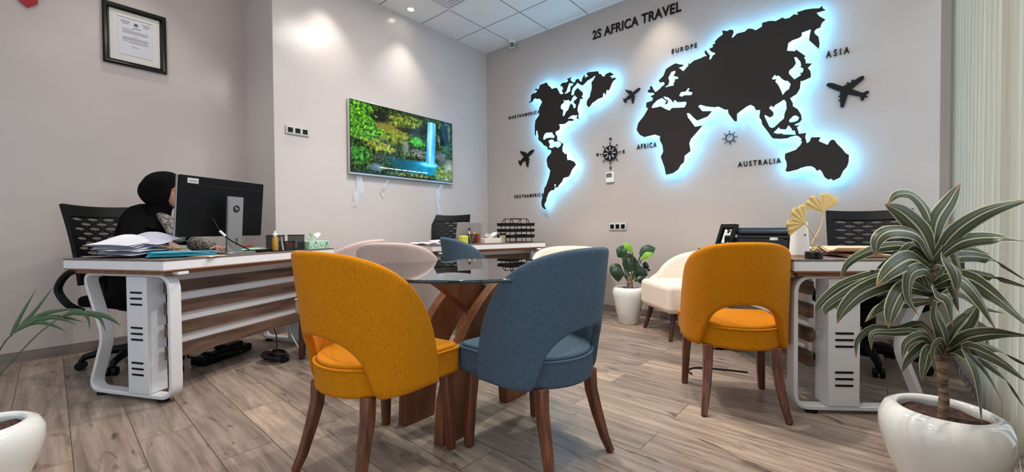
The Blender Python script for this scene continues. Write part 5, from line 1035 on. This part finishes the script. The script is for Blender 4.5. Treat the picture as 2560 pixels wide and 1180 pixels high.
# ------------------------------------------------------------------ things on the printer desk
t = thing('printer', 'black inkjet printer on the right-hand desk', 'printer', PC(.92, .33), R(-8))
MB().box((0, .02, .05), (.42, .30, .10)).build('body', BLACK, t, smooth=0, bev=.012)
MB().box((.0, .03, .122), (.40, .27, .036)).build('scanner_lid', M('printer_lid', (38, 40, 44), .25), t, smooth=0, bev=.012)
MB().prism(rrect(.30, .17, .03), .14, .154).build('feeder_cover', M('bluish_reflection', (70, 84, 104), .2), t, smooth=0, bev=.006)  # bluish reflection on the printer top painted into the cover colour
MB().box((.02, -.128, .052), (.28, .012, .056)).build('output_slot', BLACK_G, t, smooth=0, bev=.004)
MB().box((-.13, -.131, .095), (.018, .004, .02)).build('button', GREYPL, t, smooth=0)
MB().box((.02, -.17, .016), (.24, .10, .008)).build('paper_tray', BLACK, t, smooth=0, bev=.003)
t = thing('photo_frame', 'small black stand-up frame left of the printer, leaning back', 'photo frame', PC(.975, .085, .012), R(-34))
fr = Matrix.Rotation(R(-20), 4, 'X'); o_ = [(-.075, 0), (.075, 0), (.075, .175), (-.075, .175)]; h_ = [(-.048, .028), (.048, .028), (.048, .147), (-.048, .147)]
me = curve_mesh(o_, [h_], .009); xform(me, fr @ Matrix.Rotation(PI / 2, 4, 'X')); me.materials.clear(); me.materials.append(BLACK); finish('frame', me, t, smooth=0, bev=.003)
MB().at(mat=fr).box((0, .004, .087), (.10, .004, .125)).build('mount', BLACK_G, t, smooth=0)
MB().at(mat=fr).box((0, .0005, .087), (.06, .002, .10)).build('card', M('card_white', (214, 212, 214), .6), t, smooth=0)
m = MB()
for k in range(5): m.at(mat=fr).box((0, -.0008, .06 + .013 * k), (.036 - .008 * (k % 2), .001, .0022))
m.build('print', GREYPL, t, smooth=0)
MB().tube([(0, .045, .13), (0, .115, -.008)], .008, 8).build('easel_leg', BLACK, t)
t = thing('pen_cup', 'black square mesh organizer before the printer', 'desk organizer', PC(.56, .21), RC)
MB().box((0, 0, .003), (.13, .09, .005)).build('base', BLACK, t, smooth=0); m = MB(); m.grid(lambda u, v: tuple(list(rrect(.13, .09, .006, 3)[int(round(u * 16)) % 16]) + [.003 + .075 * v]), 16, 1); m.build('body', MESHB, t, smooth=0)
t = thing('spice_jar', 'small clear jar with white lid in the mesh organizer before the printer', 'jar', PC(.565, .21, .006), RC); MB().lathe([(0, 0), (.02, 0), (.02, .07), (0, .07)], 20, close=False).build('body', sheet_glass('jar_glass', (.8, .78, .74), 1.5), t); MB().lathe([(.021, .07), (.021, .085), (0, .086)], 20, close=False).build('lid', WHITE_P, t)
MB().lathe([(0, .002), (.018, .002), (.018, .03), (0, .03)], 20, close=False).build('contents', M('clips', (130, 96, 70), .6), t)
t = thing('router', 'tall white wireless router tower with tan foot', 'router', PC(.18, .13), R(30))
pr_ = rrect(.085, .06, .028, 6); m = MB()
m.grid(lambda u, v: (pr_[int(round(u * 28)) % 28][0] * (1.08 - .24 * v), pr_[int(round(u * 28)) % 28][1] * (1.08 - .24 * v), .012 + .168 * v), 28, 6); m.prism([(p[0] * .84, p[1] * .84) for p in pr_], .178, .181); m.build('body', WHITE_P, t, smooth=60)
MB().prism([(p[0] * 1.08, p[1] * 1.08) for p in pr_], 0, .013).build('foot', M('tan_foot', (178, 152, 122), .5), t, smooth=0)
MB().lathe([(0, 0), (.004, 0), (.004, .002), (0, .002)], 12, close=False).build('indicator', BLACK_G, t, loc=(.012, -.031, .115)).rotation_euler = (PI / 2, 0, 0)
t = thing('ginkgo_ornament', 'golden two-leaf ginkgo ornament on a round black base', 'ornament', PC(.05, .12), 0)
MB().lathe([(0, 0), (.036, 0), (.037, .003), (.037, .033), (.034, .036), (0, .036)], 40, close=False).build('base', M('black_marble', (18, 17, 18), .3), t)
MB().tube(bez([(0.0044,0.0038,0.035), (-0.0074,-0.0063,0.0699), (0.0015,0.0013,0.0971), (0.0222,0.0188,0.1476), (0.0326,0.0276,0.2), (0.0326,0.0276,0.2291)], 6), .0028, 8).build('stem', GOLD, t)
MB().tube(bez([(0.0089,0.0075,0.0388), (0.0133,0.0113,0.0816), (-0.0015,-0.0013,0.1126), (-0.0252,-0.0213,0.1592), (-0.0341,-0.0289,0.1748)], 6), .0022, 8).build('stem', GOLD, t)
MB().tube(bez([(-0.0044,-0.0038,0.0388), (0.0089,0.0075,0.0505), (0.0222,0.0188,0.0427)], 6), .006, 8).build('stem_knot', GOLD, t)
def ginkgo(c, rotd, s):
    c = Vector(c); m = MB(); cu_, su_ = math.cos(R(rotd)), math.sin(R(rotd))
    def f(u, v):
        a = R(-68 + 136 * u); notch = .42 * math.exp(-((u - .43) / .045) ** 2); r_ = s * v * (1 + .03 * math.sin(u * 31) + .015 * math.sin(u * 57) - notch * v)
        x, z = r_ * math.sin(a), r_ * math.cos(a); return tuple(c + PLX * (x * cu_ + z * su_) + Vector((0, 0, z * cu_ - x * su_)) + PLY * (.0022 * math.sin(u * 40) * v + .010 * (u - .5) ** 2))
    m.grid(f, 60, 8); return m.build('leaf', GOLD, t, smooth=60, solid=.0012)
ginkgo((0.0326,0.0276,0.2272), -6, .094); ginkgo((-0.0311,-0.0264,0.1709), -60, .092)
o = MB().ball((0, 0, .014), (.032, .05, .018)).build('computer_mouse', BLACK_G, smooth=180, loc=PC(.29, .235, .004)); tag(o, 'black computer mouse beside the white router', 'computer mouse')
for k, (a, b_, r_, z, lab) in enumerate(((.27, .42, .1, .003, 'tan paper folder lowest in the pile behind the golden ornament'), (.31, .43, .35, .014, 'tan paper folder second in the pile behind the golden ornament'), (.26, .41, -.15, .024, 'rumpled tan folder topmost behind the golden ornament'))):
    o = MB(); sheet(o, 0, 0, .33, .24, 0, .002, lambda u, v: (.006 + .008 * k) * math.sin(u * 5 + k) ** 2, 8); sheet(o, 0, 0, .32, .23, .02, .008, lambda u, v: (.006 + .008 * k) * math.sin(u * 5 + k) ** 2, 8)
    ob = o.build('paper_folder', TAN if k != 1 else M('pale_paper', (226, 206, 192), .8), smooth=180, solid=.0015, loc=PC(a, b_, z)); ob.rotation_euler = (0, 0, RC + r_); tag(ob, lab, 'folder', 'tan folders on the printer desk')

# ------------------------------------------------------------------ cables on the floor
t = thing('cable_coil', 'coiled black cable lying on the floor under the monitor desk', 'cable', (.80, -3.01, 0)); m = MB()
m.tube([((.10 + .012 * math.sin(k * .21)) * math.cos(k * .2), (.075 + .01 * math.cos(k * .17)) * math.sin(k * .2), .006 + .00035 * k) for k in range(150)], .005, 6); m.build('coil', BLACK_G, t)
MB().box((.0, .02, .03), (.09, .05, .035)).build('adapter', BLACK, t, smooth=0, bev=.006)
o = MB().tube(bez([(.80, -3.0, .03), (.66, -2.95, .15), (.60, -2.98, .30), (.56, -3.0, .5), (.55, -3.02, .66)], 8), .004, 6).build('hanging_cable', BLACK); tag(o, 'thin black cable running down behind the slatted panel of the monitor desk', 'cable')
o = MB().tube(bez([(.50, -2.80, .30), (.58, -2.82, .14), (.70, -2.80, .02), (.83, -2.78, .005), (.92, -2.70, .005), (.90, -2.58, .005), (.80, -2.50, .005)], 8), .0045, 6).build('white_cable', WHITE_P); tag(o, 'white cable curving over the floor past the pink-grey chair leg', 'cable')
t = thing('cable_tangle', 'black tangle of cables and power strip on the floor under the monitor desk', 'power strip', (.42, -3.22, 0), R(120)); rnd.seed(11); m = MB()
for k in range(6): m.tube(bez([(rnd.uniform(-.2, .2), rnd.uniform(-.10, .10), rnd.uniform(.006, .07)) for _ in range(6)], 6), .006, 6)
m.build('cords', BLACK, t); MB().box((0, 0, .03), (.40, .12, .055)).build('power_strip', BLACK, t, smooth=0, bev=.01); MB().box((.06, .01, .075), (.14, .12, .04)).build('adapter', BLACK, t, smooth=0, bev=.01)
o = MB().tube(bez([(3.14, -1.47, .006), (3.10, -1.42, .006), (3.12, -1.34, .006), (3.22, -1.28, .006), (3.40, -1.22, .006)], 8), .005, 6).build('floor_cable', BLACK); tag(o, 'short black cable end on the floor behind the lone yellow chair', 'cable')

# ------------------------------------------------------------------ person at the monitor desk
OP = Vector((.06, -3.66, 0)); PS = Vector((.042, .036, -.012))
def skin(name, verts, edges, radii, mat, parent, sub=2, smooth=180):
    bm = bmesh.new(); lay = bm.verts.layers.skin.verify(); vs = []
    for i, (v, r_) in enumerate(zip(verts, radii)):
        q = bm.verts.new(Vector(v) - OP); q[lay].radius = r_ if isinstance(r_, tuple) else (r_, r_); q[lay].use_root = (i == 0); vs.append(q)
    for e in edges: bm.edges.new([vs[e[0]], vs[e[1]]])
    me = bpy.data.meshes.new(name); bm.to_mesh(me); bm.free()
    o = bpy.data.objects.new(name, me); COL.objects.link(o)
    k = o.modifiers.new('Skin', 'SKIN'); k.use_smooth_shade = True
    if sub:
        q = o.modifiers.new('Subdivision', 'SUBSURF'); q.levels = sub; q.render_levels = sub
    dg = bpy.context.evaluated_depsgraph_get(); dg.update(); res = bpy.data.meshes.new_from_object(o.evaluated_get(dg))
    bpy.data.objects.remove(o); res.materials.clear()
    if mat: res.materials.append(mat)
    if parent is None: return res
    return finish(name, res, parent, smooth)
t = thing('person', 'person in black headscarf, black robe and grey patterned sleeves leaning over papers at the monitor', 'person', tuple(OP + Vector((PS.x, PS.y, 0))))
HC = Vector((.243, -3.532, 1.205)); hf = Vector((.62, .77, -.22)).normalized(); hr = hf.cross(Vector((0, 0, 1))).normalized(); hu = hr.cross(hf)
hm = Matrix((hr, hf, hu)).transposed().to_4x4(); hm.translation = HC - OP
V_ = dict(pel=((.03, -3.68, .54), .12), bel=((.05, -3.65, .72), .105), che=((.10, -3.625, .93), .11), nb=((.145, -3.60, 1.05), .055), nt=((.205, -3.56, 1.12), .05),
 rs=((.215, -3.665, 1.03), .055), re=((.25, -3.72, .83), .04), rw=((.325, -3.605, .828), .026), ls=((.03, -3.555, 1.03), .055), le=((.17, -3.38, .84), .04), lw=((.38, -3.29, .812), .026),
 rh=((.09, -3.74, .52), .085), rk=((.47, -3.60, .50), .058), ra=((.45, -3.60, .10), .036), rf=((.56, -3.545, .04), .034), lh=((-.03, -3.60, .52), .085), lk=((.36, -3.40, .50), .058), la=((.36, -3.38, .10), .036), lf=((.47, -3.325, .04), .034))
nm = list(V_); E_ = [('pel', 'bel'), ('bel', 'che'), ('che', 'nb'), ('nb', 'nt'), ('che', 'rs'), ('rs', 're'), ('re', 'rw'), ('che', 'ls'), ('ls', 'le'), ('le', 'lw'), ('pel', 'rh'), ('rh', 'rk'), ('rk', 'ra'), ('ra', 'rf'), ('pel', 'lh'), ('lh', 'lk'), ('lk', 'la'), ('la', 'lf')]
parts = [skin('b', [V_[k][0] for k in nm], [(nm.index(a), nm.index(b)) for a, b in E_], [V_[k][1] for k in nm], None, None)]
def hand(w, d, side):   # palm with five bent fingers
    w = Vector(w); d = Vector(d).normalized(); s = d.cross(Vector((0, 0, 1))).normalized() * side; vs = [tuple(w), tuple(w + d * .045)]; es = [(0, 1)]; rs = [.022, (.026, .014)]
    parts.append(skin('h', [w, w + d * .04, w + d * .075], [(0, 1), (1, 2)], [.021, (.028, .014), (.032, .011)], None, None))
    for k, ln in enumerate((.062, .074, .078, .068)):
        b = w + d * .07 + s * (.026 - .018 * k); dd = (d + s * (.16 - .1 * k)).normalized()
        parts.append(skin('f', [b - dd * .02, b + dd * ln * .4 + Vector((0, 0, .006)), b + dd * ln * .75 - Vector((0, 0, .002)), b + dd * ln - Vector((0, 0, .016))], [(0, 1), (1, 2), (2, 3)], [.0095, .009, .0082, .007], None, None))
    b = w + d * .022 + s * .016; parts.append(skin('f', [b, b + s * .028 + d * .02 - Vector((0, 0, .004)), b + s * .04 + d * .048 - Vector((0, 0, .008))], [(0, 1), (1, 2)], [.012, .0098, .008], None, None))
hand(V_['rw'][0], (.62, .55, -.06), -1); hand(V_['lw'][0], (.75, .1, -.05), 1)
m = MB()
def headf(u, v):
    th = 2 * PI * u; ph = PI * v - PI / 2; x, y, z = math.cos(ph) * math.sin(th), math.cos(ph) * math.cos(th), math.sin(ph)
    fx = .074 * (1 - .16 * max(0, -z) ** 1.5); P = Vector((x * fx, y * .094, z * .115))
    if z < 0: P.y += .018 * (-z) * max(0, y)
    if y > 0:
        P.y += .026 * math.exp(-((x / .16) ** 2 + ((z + .12) / .2) ** 2)) + .008 * math.exp(-((x / .3) ** 2 + ((z + .46) / .10) ** 2)) + .006 * math.exp(-((x / .3) ** 2 + ((z + .80) / .14) ** 2))
        P.y -= .012 * (math.exp(-(((x - .42) / .2) ** 2 + ((z - .08) / .13) ** 2)) + math.exp(-(((x + .42) / .2) ** 2 + ((z - .08) / .13) ** 2)))
        P.y -= .004 * math.exp(-((x / .28) ** 2 + ((z + .54) / .04) ** 2))
    if abs(y + .05) < .25 and abs(z) < .3: P.x += .012 * (1 if x > 0 else -1) * math.exp(-(((y + .05) / .14) ** 2 + (z / .2) ** 2))
    return tuple(P)
m.at(mat=hm).grid(headf, 56, 40, wrap=True); bmesh.ops.remove_doubles(m.bm, verts=m.bm.verts, dist=1e-5); bmesh.ops.recalc_face_normals(m.bm, faces=m.bm.faces)
hd = bpy.data.meshes.new('hd'); m.bm.to_mesh(hd); m.bm.free(); parts.append(hd)
bm = bmesh.new()
for p in parts: bm.from_mesh(p)
bd = bpy.data.meshes.new('body'); bm.to_mesh(bd); bm.free(); bd.materials.append(SKIN)
o = bpy.data.objects.new('tmp', bd); COL.objects.link(o); k = o.modifiers.new('Remesh', 'REMESH'); k.mode = 'VOXEL'; k.voxel_size = .0045; k.use_smooth_shade = True
q = o.modifiers.new('Smooth', 'SMOOTH'); q.iterations = 2; q.factor = .4
dg = bpy.context.evaluated_depsgraph_get(); dg.update(); res = bpy.data.meshes.new_from_object(o.evaluated_get(dg)); bpy.data.objects.remove(o); res.materials.clear(); res.materials.append(SKIN)
finish('body', res, t, smooth=180)
for s in (-1, 1):
    MB().at(mat=hm).ball((s * .031, .083, .010), (.013, .009, .009), 14).build('eye', M('eye_white', (226, 220, 214), .2), t, smooth=180)
    MB().at(mat=hm).ball((s * .031, .0905, .010), (.005, .003, .005), 12).build('iris', M('iris_brown', (46, 30, 22), .2), t, smooth=180)
    MB().at(mat=hm).tube([(s * .016, .094, .030), (s * .034, .093, .036), (s * .052, .082, .030)], [.003, .0035, .002], 8).build('eyebrow', BLACK_F, t)
MB().at(mat=hm).ball((0, .094, -.060), (.022, .008, .009), 14).build('lips', M('lip', (164, 92, 84), .5), t, smooth=180)
m = MB().at(mat=hm)
for s in (-1, 1):
    m.tube([(s * (.033 + .024 * math.cos(a * PI / 12)), .104, .010 + .018 * math.sin(a * PI / 12)) for a in range(24)], .0016, 6, closed=True); m.tube([(s * .057, .104, .014), (s * .076, .05, .014), (s * .082, .0, .010)], .0018, 6)
m.tube([(-.010, .106, .014), (.010, .106, .014)], .0016, 6); m.build('eyeglasses', BLACK_G, t)
m = MB().at(mat=hm); NU_, NV_ = 48, 26
def hij(u, v):
    th = 2 * PI * u; c_, s_ = math.cos(th), math.sin(th)
    if v < .66:
        ph = R(90 - 148 * v / .66); rx_, ry_, rz_ = .092, .116, .132; x, y, z = math.cos(ph) * s_ * rx_, math.cos(ph) * c_ * ry_ - (.016 * math.cos(ph)), math.sin(ph) * rz_
        if c_ < 0: y -= .02 * math.cos(ph) * (-c_)
        k = 1 + .018 * math.sin(th * 3 + z * 60) * math.cos(ph) + .012 * math.sin(z * 110 + y * 40)
        if c_ < 0 and z < 0: k += .10 * (-c_) * math.sin(min(1, -z / .07) * PI / 2)
        return (x * k, y * k, z)
    k = (v - .66) / .34; ph = R(-58); x0, y0, z0_ = math.cos(ph) * s_ * .092, math.cos(ph) * c_ * .116 - .008, math.sin(ph) * .132
    if c_ < 0: y0 -= .01 * (-c_)
    r_ = 1 + 1.5 * k ** 1.4 + .05 * math.sin(th * 7) * k; return (x0 * r_ * 1.0, y0 * r_ - .05 * k, z0_ - .15 * k)
V2 = [[m._v(hij(i / NU_, j / NV_)) for i in range(NU_)] for j in range(NV_ + 1)]
for j in range(NV_):
    for i in range(NU_):
        th = ((i + .5) / NU_) * 360; th = th - 360 if th > 180 else th; v = (j + .5) / NV_; el = 90 - 148 * v / .66
        if v < .66 and (th / 47) ** 2 + ((el + 8) / 42) ** 2 < 1: continue
        m._f([V2[j][i], V2[j][(i + 1) % NU_], V2[j + 1][(i + 1) % NU_], V2[j + 1][i]])
m.build('headscarf', BLACK_F, t, solid=.006, sub=1)
RB_ = dict(pel=.175, bel=.15, che=(.145), nb=.075, rs=.095, re=.068, ls=.09, le=.066, rh=.125, rk=.10, ra=.085, lh=.125, lk=.10, la=.085); nm2 = list(RB_)
skin('robe', [V_[k][0] for k in nm2], [(nm2.index(a), nm2.index(b)) for a, b in E_ if a in RB_ and b in RB_], [RB_[k] for k in nm2], BLACK_F, t)
for a, b in (('re', 'rw'), ('le', 'lw')):
    A, B = Vector(V_[a][0]), Vector(V_[b][0]); skin('sleeve', [A - (B - A) * .12, A * .6 + B * .4, B - (B - A) * .05], [(0, 1), (1, 2)], [.066, .056, .043], PATTERN, t)
skin('scarf_end', [(.20, -3.60, 1.09), (.262, -3.545, 1.02), (.30, -3.50, .93), (.31, -3.47, .84)], [(0, 1), (1, 2), (2, 3)], [(.03, .03), (.055, .032), (.07, .035), (.075, .035)], PATTERN, t)
for s, k in (('ra', 'rf'), ('la', 'lf')):
    A, B = Vector(V_[s][0]), Vector(V_[k][0]); skin('shoe', [A - Vector((0, 0, .055)), (A + B) / 2 - Vector((0, 0, .025)), B + (B - A).normalized() * .02], [(0, 1), (1, 2)], [(.042, .045), (.045, .04), (.042, .034)], BLACK, t)

for ch in t.children: ch.location = (0, 0, PS.z)

# ------------------------------------------------------------------ world
wd = bpy.data.worlds.new('World'); scn.world = wd; wd.use_nodes = True; nt = wd.node_tree; bg = nt.nodes['Background']
bg.inputs[0].default_value = (.80, .88, 1, 1); bg.inputs[1].default_value = 1.5
scn.view_settings.view_transform = 'Standard'; scn.view_settings.look = 'None'; scn.view_settings.exposure = 0; scn.view_settings.gamma = 1
scn.cycles.use_denoising = True; scn.cycles.max_bounces = 8; scn.cycles.caustics_reflective = False; scn.cycles.caustics_refractive = False; scn.cycles.transparent_max_bounces = 12; scn.cycles.sample_clamp_indirect = 6
